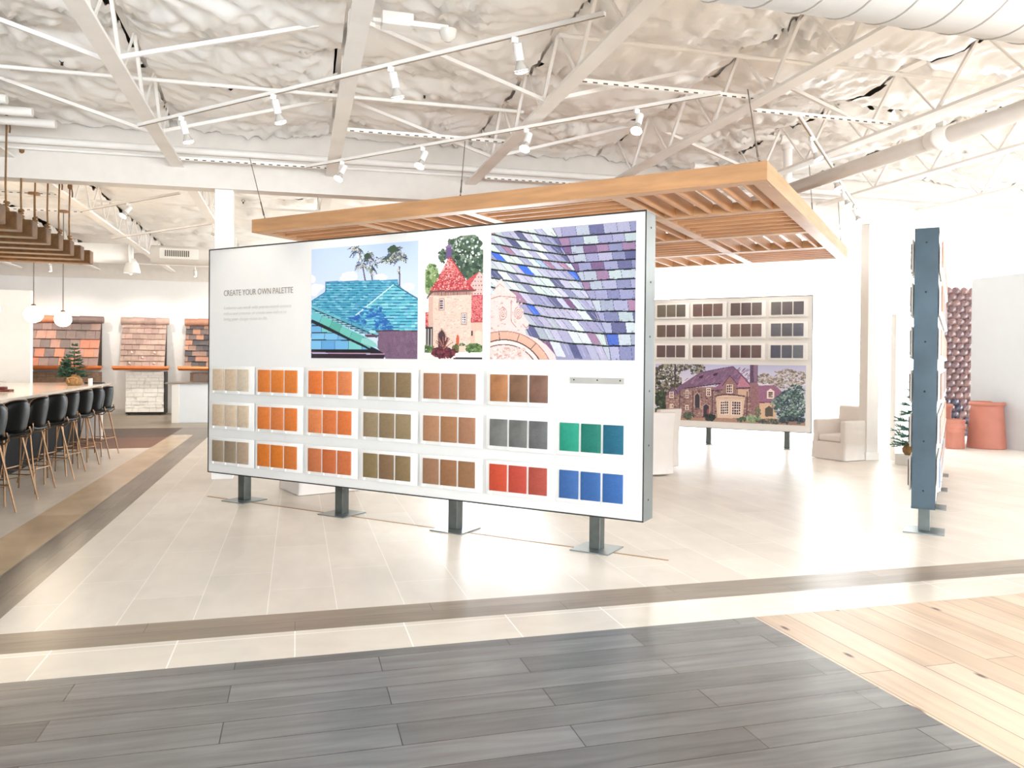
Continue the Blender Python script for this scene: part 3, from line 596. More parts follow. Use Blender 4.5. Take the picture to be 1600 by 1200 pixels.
def paint_tower():
    p = Paint(112, 196, (27, 550, 62, 40, 1178, 1180), (244, 244, 247)); r = p.rng
    G1 = [(52, 74, 58), (74, 96, 74), (38, 56, 46), (98, 118, 92), (60, 84, 72), (120, 138, 118)]
    p.leaves(400, 230, 150, 200, G1, 420, 22); p.leaves(470, 350, 90, 130, G1, 150, 20); p.leaves(300, 110, 90, 30, G1, 60, 16)
    p.leaves(400, 180, 130, 120, [(190, 200, 196), (214, 220, 216)], 40, 10)
    p.leaves(80, 440, 70, 140, [(96, 126, 74), (130, 156, 96), (70, 98, 60), (160, 180, 130)], 200, 18); p.leaves(190, 230, 40, 60, G1, 60, 14)
    p.poly([(215, 150), (266, 150), (268, 252), (213, 252)], (104, 84, 128)); p.poly([(204, 150), (240, 120), (276, 140), (276, 152)], (128, 110, 146)); p.line((240, 80), (240, 125), 6, (90, 80, 100))
    # right gable
    p.poly([(518, 380), (552, 420), (552, 600), (400, 600), (410, 460)], (226, 186, 180)); p.poly([(518, 380), (440, 500), (405, 500), (405, 455)], (200, 84, 86))
    for y in range(430, 600, 38):
        for x in range(455, 550, 26): p.ell(x + (y % 3) * 4, y, 6, 6, (110, 70, 76), 8)
    p.poly([(445, 592), (552, 592), (552, 840), (445, 842)], (178, 60, 68), 10)
    p.poly([(30, 745), (105, 745), (105, 880), (30, 880)], (184, 66, 68), 10)
    for _ in range(260): x = r.uniform(450, 548); y = r.uniform(600, 835); p.ell(x, y, 7, 4, (222, 130, 130), 6)
    for _ in range(90): x = r.uniform(34, 100); y = r.uniform(750, 870); p.ell(x, y, 7, 4, (226, 140, 130), 6)
    # tower wall
    p.poly([(58, 600), (105, 585), (450, 585), (445, 1100), (105, 1100), (60, 1060)], (232, 200, 184), 7)
    p.poly([(58, 605), (100, 592), (106, 1100), (60, 1080)], (214, 176, 160), 6)
    for _ in range(170): x = r.uniform(110, 440); y = r.uniform(600, 1060); p.ell(x, y, r.uniform(6, 16), r.uniform(3, 6), (216, 178, 160) if r.rand() < .6 else (240, 216, 202), 7)
    p.poly([(445, 845), (552, 842), (552, 1080), (445, 1090)], (226, 186, 168), 6)
    p.poly([(60, 590), (110, 560), (470, 556), (450, 590), (110, 592)], (190, 150, 136))
    for x in range(115, 440, 16): p.line((x, 562), (x, 592), 6, (120, 84, 76))
    # cone roof
    p.poly([(240, 240), (262, 240), (400, 460), (470, 540), (495, 552), (60, 556), (110, 500), (180, 370)], (184, 62, 70), 8)
    for _ in range(620):
        t = r.uniform(0, 1); y = 250 + 300 * t; w_ = 20 + 380 * t ** 1.15; x = 250 + (r.uniform(-.5, .5)) * w_ + 10 * t; p.ell(x, y, 8, 5, [(232, 138, 136), (246, 190, 184), (160, 40, 50), (220, 110, 108)][r.randint(4)], 6)
    p.poly([(40, 612), (80, 545), (490, 545), (480, 562), (90, 562), (50, 620)], (110, 76, 76))
    for (x, y) in ((180, 675), (384, 808)):
        p.poly([(x - 26, y - 58), (x + 26, y - 58), (x + 28, y + 58), (x - 28, y + 58)], (196, 152, 136)); p.poly([(x - 17, y - 46), (x + 17, y - 46), (x + 17, y + 44), (x - 17, y + 44)], (240, 236, 236))
        for i in range(2):
            for j in range(4): p.poly([(x - 14 + i * 15, y - 40 + j * 21), (x - 3 + i * 15, y - 40 + j * 21), (x - 3 + i * 15, y - 26 + j * 21), (x - 14 + i * 15, y - 26 + j * 21)], (84, 64, 76))
    p.poly([(152, 1090), (150, 950), (182, 905), (216, 950), (218, 1090)], (70, 50, 54)); p.pl([(146, 1000), (146, 945), (182, 895), (222, 945), (224, 1000)], 10, (204, 160, 146))
    p.poly([(484, 1070), (484, 930), (515, 915), (545, 930), (545, 1070)], (238, 208, 190)); p.poly([(450, 920), (466, 920), (466, 965), (450, 965)], (70, 44, 44))
    p.poly([(30, 880), (100, 882), (98, 1080), (30, 1090)], (52, 48, 52))
    for x in (36, 60, 86): p.line((x, 900), (x, 1080), 7, (200, 190, 184))
    p.poly([(318, 1045), (312, 1000), (322, 960), (336, 960), (344, 1000), (340, 1045)], (208, 92, 60)); p.ell(328, 966, 9, 11, (206, 96, 66))
    Gr = [(86, 112, 60), (60, 86, 48), (116, 140, 84)]
    p.leaves(60, 1085, 50, 36, Gr, 50, 14); p.leaves(310, 1085, 34, 40, [(110, 106, 60), (90, 92, 52)], 50, 12); p.leaves(368, 1048, 26, 14, Gr, 20, 8); p.leaves(480, 1080, 74, 40, Gr, 120, 15)
    p.poly([(340, 1060), (400, 1060), (398, 1115), (344, 1115)], (224, 196, 176))
    p.poly([(27, 1122), (550, 1118), (550, 1180), (27, 1180)], (244, 232, 226), 3); p.poly([(290, 1165), (550, 1160), (550, 1178), (290, 1178)], (60, 54, 60))
    p.leaves(205, 1118, 108, 48, [(72, 24, 40), (100, 34, 52), (50, 16, 30), (124, 50, 60)], 170, 15)
    for i in range(26): a = r.uniform(-2.6, -.5); p.line((205, 1080), (205 + 95 * math.cos(a), 1080 + 110 * math.sin(a)), 5, [(120, 60, 60), (186, 130, 110), (80, 30, 40)][i % 3])
    return p
def paint_slate():
    p = Paint(300, 246, (38, 1225, 132, 22, 1158, 1160), (150, 146, 176)); r = p.rng
    cols = [(172, 170, 198), (150, 150, 184), (190, 188, 210), (196, 206, 208), (200, 214, 206), (178, 178, 200), (160, 158, 188), (184, 180, 202), (138, 140, 172), (186, 194, 202)]
    acc = [(62, 106, 216), (122, 88, 124), (160, 122, 150), (98, 98, 136), (84, 88, 128)]
    vx = [540, 585, 615, 655, 692, 735, 780, 810, 858, 905, 940, 985, 1010, 1030]; vy = [90, 168, 238, 305, 372, 440, 518, 590, 668, 762, 846, 945, 1045, 1165]
    lsl = [.2, .19, .17, .15, .14, .13, .12, .115, .11, .105, .1, .11, .1, .1]; rsl = [.09, .09, .08, .08, .07, .06, .06, .035, .015, .01, .0, .02, .03, .02]
    yl = lambda i, x: vy[i] - lsl[i] * (vx[i] - x) + 26 * math.sin(max(0, (vx[i] - x)) / 700 * 3.14) * .4
    yr = lambda i, x: vy[i] - rsl[i] * (x - vx[i])
    for i in range(13):
        # left slope tiles between course i and i+1
        x = vx[i] + 4; xe = vx[i + 1]
        x = -140 - r.uniform(0, 60)
        while x < vx[i] - 4:
            w_ = r.uniform(54, 84); x2 = min(x + w_, vx[i]); c = cols[r.randint(10)] if r.rand() < .82 else acc[r.randint(5)]
            if i > 8: c = mixc(c, (120, 104, 140), .12)
            if r.rand() < .18: c = mixc(c, (228, 236, 226), .55)
            sh = (vx[i + 1] - vx[i]) * 1.0 + 38; sh = min(sh, 90) if x2 < vx[i] - 40 else (vx[i + 1] - vx[i])
            shl = min((vx[i + 1] - vx[i]) + 38, 90)
            p.poly([(x, yl(i, x)), (x2, yl(i, x2)), (x2 + sh, yl(i + 1, x2 + sh)), (x + shl, yl(i + 1, x + shl))], c, 5)
            p.line((x2, yl(i, x2)), (x2 + sh, yl(i + 1, x2 + sh)), 5, mixc(c, (50, 46, 76), .75))
            if r.rand() < .6: xm = x + w_ * r.uniform(.3, .7); p.line((xm, yl(i, xm) + 14), (xm + shl * .7, yl(i + 1, xm + shl * .7) - 16), 3, mixc(c, (255, 255, 255), .4))
            x = x2
        x = vx[i]
        while x < 1240:
            w_ = r.uniform(98, 122) if x > vx[i] else r.uniform(40, 100); x2 = x + w_; c = cols[r.randint(10)] if r.rand() < .7 else acc[r.randint(5)]
            c = mixc(c, (88, 92, 134), .2 if i < 7 else .45 * r.rand())
            sh = (vx[i + 1] - vx[i]) if x == vx[i] else 14
            sh2 = 14
            p.poly([(x, yr(i, x)), (x2, yr(i, x2)), (x2 + sh2, yr(i + 1, x2 + sh2)), (x + sh, yr(i + 1, x + sh))], c, 5)
            p.line((x2, yr(i, x2)), (x2 + sh2, yr(i + 1, x2 + sh2)), 6, (58, 54, 88)); 
            for _ in range(2): p.ell(x + r.uniform(10, w_), yr(i + 1, x) - r.uniform(8, 20), r.uniform(3, 12), 3, mixc(c, (50, 50, 60), .6), 6)
            x = x2
    for i in range(1, 13):
        pts = [(x, yl(i, x) + r.uniform(-3, 3)) for x in np.linspace(20, vx[i], 16)]; p.pl(pts, 12, (24, 26, 34)); p.pl([(a, b - 7) for a, b in pts], 3, (120, 140, 120))
        pts = [(x, yr(i, x) + r.uniform(-2, 2)) for x in np.linspace(vx[i], 1230, 12)]; p.pl(pts, 12, (22, 22, 44))
    for a, b in zip(list(zip(vx, vy)), list(zip(vx, vy))[1:]): p.line(a, b, 5, (60, 54, 84))
    # stone ornament
    st = (226, 204, 200); dk = (176, 118, 104)
    p.poly([(38, 640), (70, 590), (100, 520), (125, 505), (160, 560), (185, 590), (245, 640), (250, 700), (310, 760), (310, 800), (350, 860), (350, 905), (320, 915), (330, 960), (420, 985), (500, 1040), (570, 1120), (580, 1160), (38, 1160)], st, 5)
    p.pl([(38, 668), (110, 645), (245, 655)], 7, dk); p.pl([(60, 600), (110, 545), (150, 575)], 4, dk)
    for cx, cy in ((140, 785), (265, 780)):
        for k, (rr, c) in enumerate(((52, dk), (46, st), (32, dk), (26, st), (14, dk), (8, st))): p.ell(cx, cy, rr * .62, rr, c)
    p.pl([(205, 690), (208, 850), (250, 900)], 5, dk); p.pl([(300, 870), (335, 905), (350, 880)], 6, dk)
    for _ in range(60): p.ell(r.uniform(45, 300), r.uniform(640, 940), r.uniform(4, 12), r.uniform(4, 10), mixc(st, dk, r.uniform(.1, .6)), 8, .3)
    arc = lambda R_, a0=-100, a1=0: [(150 + R_ * math.cos(math.radians(a)) * 1.0, 1330 + R_ * .98 * math.sin(math.radians(a))) for a in range(-130, -10, 4)]
    p.pl(arc(372), 62, (214, 170, 148)); p.pl(arc(408), 8, dk); p.pl(arc(338), 9, (70, 40, 36)); p.pl(arc(318), 22, (238, 220, 214)); p.pl(arc(298), 8, (110, 70, 60))
    for a in (-96, -72, -50): p.line((150 + 340 * math.cos(math.radians(a)), 1330 + 333 * math.sin(math.radians(a))), (150 + 404 * math.cos(math.radians(a)), 1330 + 396 * math.sin(math.radians(a))), 5, (70, 44, 40))
    for _ in range(90): x = r.uniform(40, 330); y = r.uniform(1065, 1158); p.ell(x, y, r.uniform(6, 18), r.uniform(5, 14), mixc((246, 232, 228), (196, 150, 136), r.rand()), 8, .3)
    return p
def paint_house():
    p = Paint(300, 114, (58, 1530, 62, 62, 617, 668), (206, 206, 228)); r = p.rng
    for i in range(8): p.poly([(58, 60 + 25 * i), (1530, 60 + 25 * i), (1530, 90 + 25 * i), (58, 90 + 25 * i)], mixc((190, 192, 226), (228, 226, 236), i / 8))
    T = [(70, 70, 58), (104, 104, 84), (52, 54, 50), (138, 136, 118), (90, 84, 80), (160, 158, 146)]
    p.leaves(170, 240, 150, 190, T, 420, 17); p.leaves(130, 460, 90, 120, [(60, 76, 56), (84, 100, 76), (44, 54, 46)], 200, 16); p.leaves(330, 90, 70, 40, T, 60, 10); p.leaves(460, 110, 80, 60, T, 90, 10); p.leaves(200, 150, 110, 90, [(214, 212, 226)], 50, 7)
    p.line((250, 60), (250, 270), 12, (60, 50, 60))
    for cx, cy, rx, ry in ((1130, 200, 90, 50), (1330, 150, 110, 50), (1230, 220, 90, 40), (1450, 190, 90, 70), (1320, 240, 140, 50)): p.leaves(cx, cy, rx, ry, [(150, 138, 130), (176, 166, 156), (124, 112, 106), (206, 200, 204)], 130, 13, .6)
    pu = (122, 94, 126)
    # body walls
    p.poly([(160, 380), (300, 340), (340, 300), (1050, 270), (1080, 620), (170, 600)], (150, 118, 116), 12)
    for _ in range(420): p.ell(r.uniform(170, 1060), r.uniform(310, 610), r.uniform(6, 16), r.uniform(4, 9), [(176, 142, 134), (118, 88, 92), (196, 164, 150), (92, 70, 80)][r.randint(4)], 7)
    # main roof
    p.poly([(250, 380), (270, 300), (500, 140), (820, 76), (950, 200), (1010, 290), (860, 300), (640, 260), (340, 310), (290, 350)], pu, 7)
    for _ in range(150): x = r.uniform(340, 960); y = r.uniform(110, 280); p.line((x, y), (x + 30, y - 26), 8, mixc(pu, (200, 150, 186), r.uniform(0, .5))) if (y > 76 + abs(x - 820) * .32 and y < 285) else None
    p.line((500, 142), (820, 78), 6, (90, 60, 100)); p.line((820, 78), (1010, 290), 7, (96, 64, 96)); p.line((340, 308), (700, 252), 9, (60, 40, 56))
    for x, y in ((510, 185), (650, 158)): p.poly([(x - 26, y + 20), (x - 20, y - 8), (x + 26, y - 20), (x + 8, y + 16)], (60, 40, 60)); p.line((x - 24, y - 6), (x + 28, y - 22), 6, (150, 110, 150))
    p.poly([(160, 370), (235, 285), (285, 370)], pu, 5); p.line((155, 378), (235, 288), 7, (80, 56, 76)); p.line((235, 288), (288, 372), 6, (80, 56, 76))
    p.poly([(860, 290), (900, 170), (1000, 285)], (190, 130, 150), 8)
    # gable and bay
    p.poly([(600, 325), (700, 255), (790, 170), (860, 240), (870, 300), (830, 310), (720, 315)], (150, 106, 134), 7); p.poly([(720, 360), (725, 270), (788, 185), (850, 270), (855, 360)], (150, 116, 112), 10)
    p.line((716, 275), (790, 172), 8, (90, 60, 84)); p.line((790, 172), (865, 262), 8, (90, 60, 84)); p.line((600, 326), (720, 316), 8, (70, 46, 66)); p.line((850, 302), (1015, 290), 10, (70, 46, 66))
    p.poly([(868, 310), (975, 306), (975, 380), (868, 360)], (214, 180, 158), 5)
    p.poly([(655, 400), (680, 372), (930, 372), (940, 390), (918, 600), (670, 600)], (226, 198, 178), 4); p.line((640, 380), (770, 358), 12, (84, 60, 72)); p.line((770, 358), (942, 380), 12, (84, 60, 72)); p.line((655, 398), (935, 396), 6, (190, 160, 150))
    def win(x0, x1, y0, y1, nx, ny):
        p.poly([(x0 - 5, y0 - 5), (x1 + 5, y0 - 5), (x1 + 5, y1 + 5), (x0 - 5, y1 + 5)], (240, 224, 212)); dx = (x1 - x0) / nx; dy = (y1 - y0) / ny
        for i in range(nx):
            for j in range(ny): p.poly([(x0 + i * dx + 2, y0 + j * dy + 3), (x0 + (i + 1) * dx - 3, y0 + j * dy + 3), (x0 + (i + 1) * dx - 3, y0 + (j + 1) * dy - 3), (x0 + i * dx + 2, y0 + (j + 1) * dy - 3)], (78, 50, 64))
    win(700, 780, 432, 560, 4, 5); win(812, 900, 432, 565, 4, 5); win(762, 815, 265, 345, 3, 3); win(565, 600, 305, 375, 2, 3); win(205, 235, 345, 400, 2, 2); win(208, 236, 470, 500, 2, 1); win(360, 385, 330, 400, 2, 3); win(362, 382, 480, 520, 1, 2)
    p.poly([(452, 500), (450, 380), (472, 352), (494, 380), (496, 500)], (56, 56, 70)); p.pl([(446, 505), (444, 375), (472, 345), (500, 375), (502, 505)], 6, (200, 170, 156))
    p.poly([(535, 595), (533, 485), (560, 462), (588, 485), (590, 590)], (60, 54, 74)); p.pl([(528, 590), (528, 480), (560, 455), (596, 480), (596, 590)], 7, (190, 158, 146)); p.poly([(568, 520), (588, 500), (590, 580), (572, 585)], (150, 80, 80))
    for x in (300, 430, 620, 960, 1010): p.line((x, 330), (x, 590), 9, (96, 66, 76))
    # chimney, wing
    p.poly([(985, 60), (1060, 60), (1062, 240), (985, 240)], (96, 76, 104), 9); p.poly([(985, 240), (1060, 240), (1080, 290), (1078, 600), (1000, 600), (990, 300)], (150, 112, 118), 12); p.poly([(1020, 62), (1058, 62), (1058, 236), (1024, 230)], (140, 112, 140), 8)
    p.poly([(1060, 270), (1230, 262), (1300, 330), (1270, 440), (1080, 440)], (156, 108, 138), 8); p.line((1080, 440), (1250, 438), 9, (110, 50, 70)); p.poly([(1080, 446), (1260, 444), (1240, 600), (1080, 600)], (222, 190, 162), 6); p.poly([(1140, 580), (1138, 500), (1175, 472), (1215, 500), (1215, 580)], (96, 90, 80))
    p.poly([(1155, 400), (1152, 325), (1187, 298), (1226, 325), (1226, 400)], (240, 224, 220)); win(1168, 1210, 330, 390, 2, 3)
    # greenery
    Bt = [(86, 112, 110), (110, 140, 134), (62, 88, 92), (140, 164, 154), (52, 74, 84)]
    p.leaves(1380, 480, 150, 170, Bt, 520, 15, .7); p.leaves(1440, 330, 80, 80, Bt, 150, 13, .7); p.leaves(1250, 450, 60, 60, Bt, 60, 12, .6)
    p.poly([(58, 600), (1530, 600), (1530, 668), (58, 668)], (176, 140, 124), 6)
    p.leaves(600, 592, 48, 34, [(52, 62, 62), (36, 44, 46)], 90, 12); p.leaves(1020, 600, 70, 34, [(140, 164, 130), (168, 188, 152), (112, 136, 106)], 130, 13); p.leaves(910, 612, 45, 22, [(70, 88, 70), (90, 108, 88)], 60, 10)
    p.leaves(1065, 530, 28, 60, [(110, 108, 92), (140, 138, 112)], 60, 9); p.leaves(390, 580, 46, 34, [(66, 80, 66), (92, 106, 90)], 60, 12); p.leaves(1180, 630, 130, 22, [(84, 92, 84), (110, 116, 104), (70, 72, 70)], 110, 10)
    p.leaves(1400, 610, 120, 40, [(60, 76, 84), (84, 104, 108), (44, 54, 64)], 160, 13); p.leaves(100, 560, 60, 50, [(60, 74, 60), (80, 96, 76)], 90, 13); p.poly([(1370, 625), (1450, 625), (1450, 660), (1370, 655)], (150, 124, 116), 5)
    return p
# ------------------------------------------------------------------ display panels with sample boards
_tiles = {}
def clay(rgb, mottle=0):
    k = (tuple(rgb), mottle)
    if k not in _tiles:
        _tiles[k] = mat('glazed_clay', rgb, .55, var=.1 + mottle, scale=7 if mottle else 30, bump=.25, bscale=120, k=.88)
    return _tiles[k]
def tile_mesh():
    m = MB(); m.rbox(-.09, .09, -.012, 0, 0, .24, .004, 2); return m
TILE = None
def tile_obj(parent, x, y, z, rgb, mottle=0, lab=None):
    global TILE
    if TILE is None:
        TILE = tile_mesh().build('color_tile', clay((200, 180, 155))); o = TILE
    else: o = TILE.copy(); C.objects.link(o)
    o.parent = parent; o.location = (x, y, z); o.material_slots[0].link = 'OBJECT'; o.material_slots[0].material = clay(rgb, mottle)
    if lab: o['label'] = lab
    elif 'label' in o: del o['label']
    return o
BOARD = CLIPS = None
def sample_board(origin, rz, u, z, cols, label, group, mottle=0, side=1):
    """origin: panel origin; u = left edge of first tile, z = tile bottom; front towards -y of the panel"""
    global BOARD, CLIPS
    rot = Matrix.Rotation(rz, 4, 'Z'); p = Vector(origin) + rot @ Vector((u, -.003 if side > 0 else .198, 0))
    t = thing('sample_board', label, 'sample board', (p.x, p.y, z), rz + (0 if side > 0 else math.pi), group)
    if BOARD is None:
        b = MB(); b.rbox(-.045, .655, -.022, -.006, -.036, .272, .004, 2); BOARD = b.build('backing_board', board_white); BOARD.parent = t
        CLIPS = [MB().box(x, x + .03, -.04, -.0215, -.028, -.002).build('tile_clip', board_white, t) for x in (-.012, .19, .393)]
    else:
        for s in [BOARD] + CLIPS: o = s.copy(); C.objects.link(o); o.parent = t
    for i, c in enumerate(cols): tile_obj(t, .09 + i * .201, -.023, 0, c, mottle)
    return t
def display_panel(origin, rz, L, z0, z1, posts, label, end_mat, D=.22):
    t = thing('display_panel', label, 'display panel', origin, rz)
    core = MB(); core.box(.012, L - .012, .002, D - .002, z0 + .012, z1 - .012); core.build('face_board', panel_white, t)
    f = MB(); e = .012
    f.box(0, L, 0, D, z0, z0 + e).box(0, L, 0, D, z1 - e, z1); f.box(0, e, 0, D, z0 + e, z1 - e).box(L - e, L, 0, D, z0 + e, z1 - e)
    f.build('steel_edge', end_mat, t, bevel=.002)
    s = MB()
    s.box(0, L, -.003, .001, z0, z0 + .01).box(0, L, -.003, .001, z1 - .012, z1).box(0, .013, -.003, .001, z0, z1).box(L - .007, L, -.003, .001, z0, z1)
    s.build('edge_gasket', black_edge, t)
    for x, sx in ((0, -1), (L, 1)):
        for k in range(6):
            zz = z0 + .17 + k * (z1 - z0 - .3) / 5
            o = MB().lathe((x, D / 2, zz), [(0, .004), (.007, .003), (.009, 0)], 10, axis=(sx, 0, 0)).build('screw', screw_mat, t)
    for x in posts:
        p = MB().box(x - .05, x + .05, D / 2 - .05, D / 2 + .05, .01, z0).build('post', post_steel, t, bevel=.004)
        MB().box(x - .175, x + .175, D / 2 - .175, D / 2 + .175, .0, .01).build('base_plate', steel, p, bevel=.002)
    return t
RZ = -math.pi / 4
# --- near panel
O1 = G(7.43, 6.05); P1 = display_panel(O1, RZ, 5.235, .295, 2.838, [.48, 1.92, 3.33, 4.78], 'large white display panel with color samples and roof pictures, nearest the camera', steel)
paint_teal().mesh('printed_picture', 1.578, 2.95, 1.61, 2.742, -.0015, P1, 'printed picture of a turquoise tiled roof with palms')
paint_tower().mesh('printed_picture', 3.036, 3.68, 1.612, 2.752, -.0015, P1, 'printed picture of a stone tower with a red conical roof')
paint_slate().mesh('printed_picture', 3.765, 5.147, 1.614, 2.756, -.0015, P1, 'printed picture of a lavender and blue slate roof valley')
def text(body, x, z, h, width, m, parent, name, shear=0, label=None):
    c = bpy.data.curves.new(name, 'FONT'); c.body = body; c.size = h / .72; c.shear = shear; c.extrude = .0006; c.resolution_u = 3
    o = bpy.data.objects.new(name, c); C.objects.link(o)
    dg = bpy.context.evaluated_depsgraph_get(); me = bpy.data.meshes.new_from_object(o.evaluated_get(dg)); bpy.data.objects.remove(o)
    xs = [v.co.x for v in me.vertices]; k = width / (max(xs) - min(xs)); x0 = min(xs)
    for v in me.vertices: v.co = ((v.co.x - x0) * k, v.co.y, v.co.z)
    me.materials.append(m); o = bpy.data.objects.new(name, me); C.objects.link(o); o.parent = parent
    o.location = (x, -.002, z); o.rotation_euler = (math.pi / 2, 0, 0)
    if label: o['label'] = label
    return o
ink = mat('grey_brown_ink', (150, 136, 122), .6, var=0); ink2 = mat('pale_grey_ink', (206, 202, 196), .6, var=0)
text('CREATE YOUR OWN PALETTE', .251, 2.3, .066, 1.066, ink, P1, 'heading_text')
for i, (s, wd) in enumerate((('Ludowici can work with you to match custom', 1.04), ('colors and textures, or create new colors to', .97), ('bring your design vision to life.', .69))):
    text(s, .252, 2.148 - .063 * i, .038, wd, ink2, P1, 'body_text', .3)
R3 = lambda a, b=None, c=None: [a, b or a, c or a]
near_cols = [
 [R3((206, 182, 156), (205, 181, 154), (206, 190, 168)), R3((212, 118, 46), (214, 120, 44), (214, 120, 46)), R3((216, 112, 48), (214, 114, 50), (214, 126, 76)), R3((134, 114, 84), (126, 104, 74), (130, 108, 78)), R3((160, 112, 82), (158, 112, 82), (152, 108, 80)), R3((170, 114, 72), (122, 88, 64), (124, 90, 74)), None],
 [R3((200, 176, 148), (206, 184, 158), (204, 184, 158)), R3((214, 118, 50), (206, 116, 58), (212, 116, 48)), R3((212, 124, 72), (206, 110, 56), (212, 112, 54)), R3((142, 122, 94), (134, 112, 82), (142, 122, 90)), R3((164, 118, 86), (156, 110, 74), (158, 112, 84)), R3((112, 112, 108), (106, 106, 102), (100, 100, 100)), R3((20, 142, 116), (6, 112, 96), (6, 92, 116))],
 [R3((150, 132, 108), (144, 126, 104), (172, 148, 126)), R3((204, 112, 34), (202, 112, 30), (200, 112, 48)), R3((186, 106, 64), (188, 98, 52), (192, 104, 58)), R3((126, 106, 70), (122, 94, 66), (128, 106, 72)), R3((144, 104, 76), (140, 96, 62), (140, 100, 66)), R3((188, 66, 38), (180, 64, 48), (164, 68, 54)), R3((48, 92, 152), (42, 90, 150), (42, 92, 156))]]
names = [['pale beige', 'bright orange', 'orange', 'olive brown', 'tan brown', 'mottled dark brown', None], ['light beige', 'orange', 'burnt orange', 'light olive', 'light brown', 'streaky grey', 'green to teal'], ['grey beige', 'amber orange', 'rusty orange', 'dark olive', 'coffee brown', 'brick red', 'blue']]
U0s = [.114, .836, 1.58, 2.32, 3.05, 3.787, 4.487]; Zs = [1.238, .838, .434]
rown = ['top', 'middle', 'bottom']; coln = ['leftmost', 'second', 'third', 'fourth', 'fifth', 'sixth', 'rightmost']
for r_ in range(3):
    for c_ in range(7):
        if near_cols[r_][c_] is None: continue
        sample_board(O1, RZ, U0s[c_], Zs[r_], near_cols[r_][c_], 'white board with three %s tiles, %s row, %s column of the near panel' % (names[r_][c_], rown[r_], coln[c_]), 'sample boards on the near panel', mottle=.22 if c_ == 5 and r_ < 2 else 0)
rot = Matrix.Rotation(RZ, 4, 'Z'); p = Vector(O1) + rot @ Vector((4.568, -.0015, 1.418))
t = thing('mounting_rail', 'empty metal mounting rail above the green and teal tiles', 'rail', p, RZ)
MB().box(0, .488, -.004, 0, 0, .048).box(0, .488, -.014, -.004, 0, .005).box(0, .488, -.012, -.004, .043, .048).build('rail_channel', mat('rail_alu', (190, 187, 180), .35, .4), t)
for x in (.035, .25, .455): MB().lathe((x, -.004, .028), [(0, .003), (.006, .003), (.007, 0)], 8, axis=(0, -1, 0)).build('screw', screw_mat, t)
# --- far panel
O2 = G(7.53, 15.22); P2 = display_panel(O2, RZ, 5.235, .32, 2.868, [.45, 1.9, 3.31, 4.79], 'far white display panel with brown samples above a purple-roofed house picture', steel)
paint_house().mesh('printed_picture', 7.53 - 5.3, 7.53 - 2.405, .455, 1.57, -.0015, P2, 'printed picture of a stone house with a purple slate roof')
fc = [[R3((112, 104, 94), (116, 108, 96), (100, 96, 88)), R3((112, 88, 84), (110, 84, 78), (116, 94, 90)), R3((102, 88, 88), (98, 84, 86), (108, 98, 96)), R3((108, 104, 104), (106, 98, 102), (96, 90, 98))],
      [R3((104, 88, 80), (104, 84, 82), (106, 90, 86)), R3((120, 98, 96), (110, 94, 92), (112, 98, 94)), R3((118, 98, 92), (112, 92, 86), (118, 100, 98)), R3((102, 104, 112), (98, 98, 104), (98, 102, 116))],
      [R3((98, 78, 80), (100, 84, 88), (102, 88, 90)), R3((102, 80, 78), (104, 86, 80), (110, 92, 90)), R3((106, 86, 88), (96, 72, 74), (106, 86, 86)), R3((88, 90, 108), (94, 98, 112), (112, 118, 128))]]
fn = [['olive grey', 'reddish brown', 'dusky mauve', 'dark grey'], ['dark brown', 'rosy brown', 'warm taupe', 'slate grey'], ['plum brown', 'chestnut brown', 'maroon brown', 'blue grey']]
FT = [5.265, 4.53, 3.79, 3.035]
for r_ in range(3):
    for c_ in range(4):
        sample_board(O2, RZ, 7.53 - FT[c_], [2.515, 2.112, 1.705][r_], fc[r_][c_], 'white board with three %s tiles, %s row, %s visible column of the far panel' % (fn[r_][c_], rown[r_], ['leftmost', 'second', 'third', 'rightmost'][c_]), 'sample boards on the far panel')
# --- right panel, seen end-on
O3 = G(.15, 8.13); RZ3 = math.pi / 4; ZP = 2.86
P3 = display_panel(O3, RZ3, 5.25, .27, ZP, [.38, 1.86, 3.3, 4.8], 'tall display panel of blue grey steel seen end-on at the right', raw_steel, .195)
tc_ = [(186, 142, 116), (170, 128, 104), (196, 160, 138), (150, 118, 100), (160, 140, 130), (140, 152, 170)]
side_z = [2.5, 2.095, 1.69, 1.28, .872, .465]
rn6 = ['top', 'second', 'third', 'fourth', 'fifth', 'bottom']
for c_ in range(6):
    for r_ in range(6):
        k = tc_[(c_ * 2 + r_) % 6]
        sample_board(O3, RZ3, .1 + .735 * c_, side_z[r_], R3(k), 'sample board on the end-on panel\'s right face, %s row, %s from the near end' % (rn6[r_], ORD[c_]), 'sample boards on the right face of the end-on panel')
for r_ in range(6):
    sample_board(O3, RZ3, .1 + .61, side_z[r_], R3(((104, 84, 78), (96, 74, 76), (100, 80, 84))[r_ % 3]), 'sample board with dark brown tiles on the left face of the end-on panel, %s row' % rn6[r_], 'sample boards on the left face of the end-on panel', side=-1)
# ------------------------------------------------------------------ wooden canopy
T0, T1, B0, B1, Z0, Z1 = 1.57, 8.47, 7.6, 13.95, 3.335, 3.515
cn = thing('slatted_canopy', 'large square oak canopy of checkered slats hanging over the seating area', 'canopy', G(T0, B0, Z0), math.pi / 4)
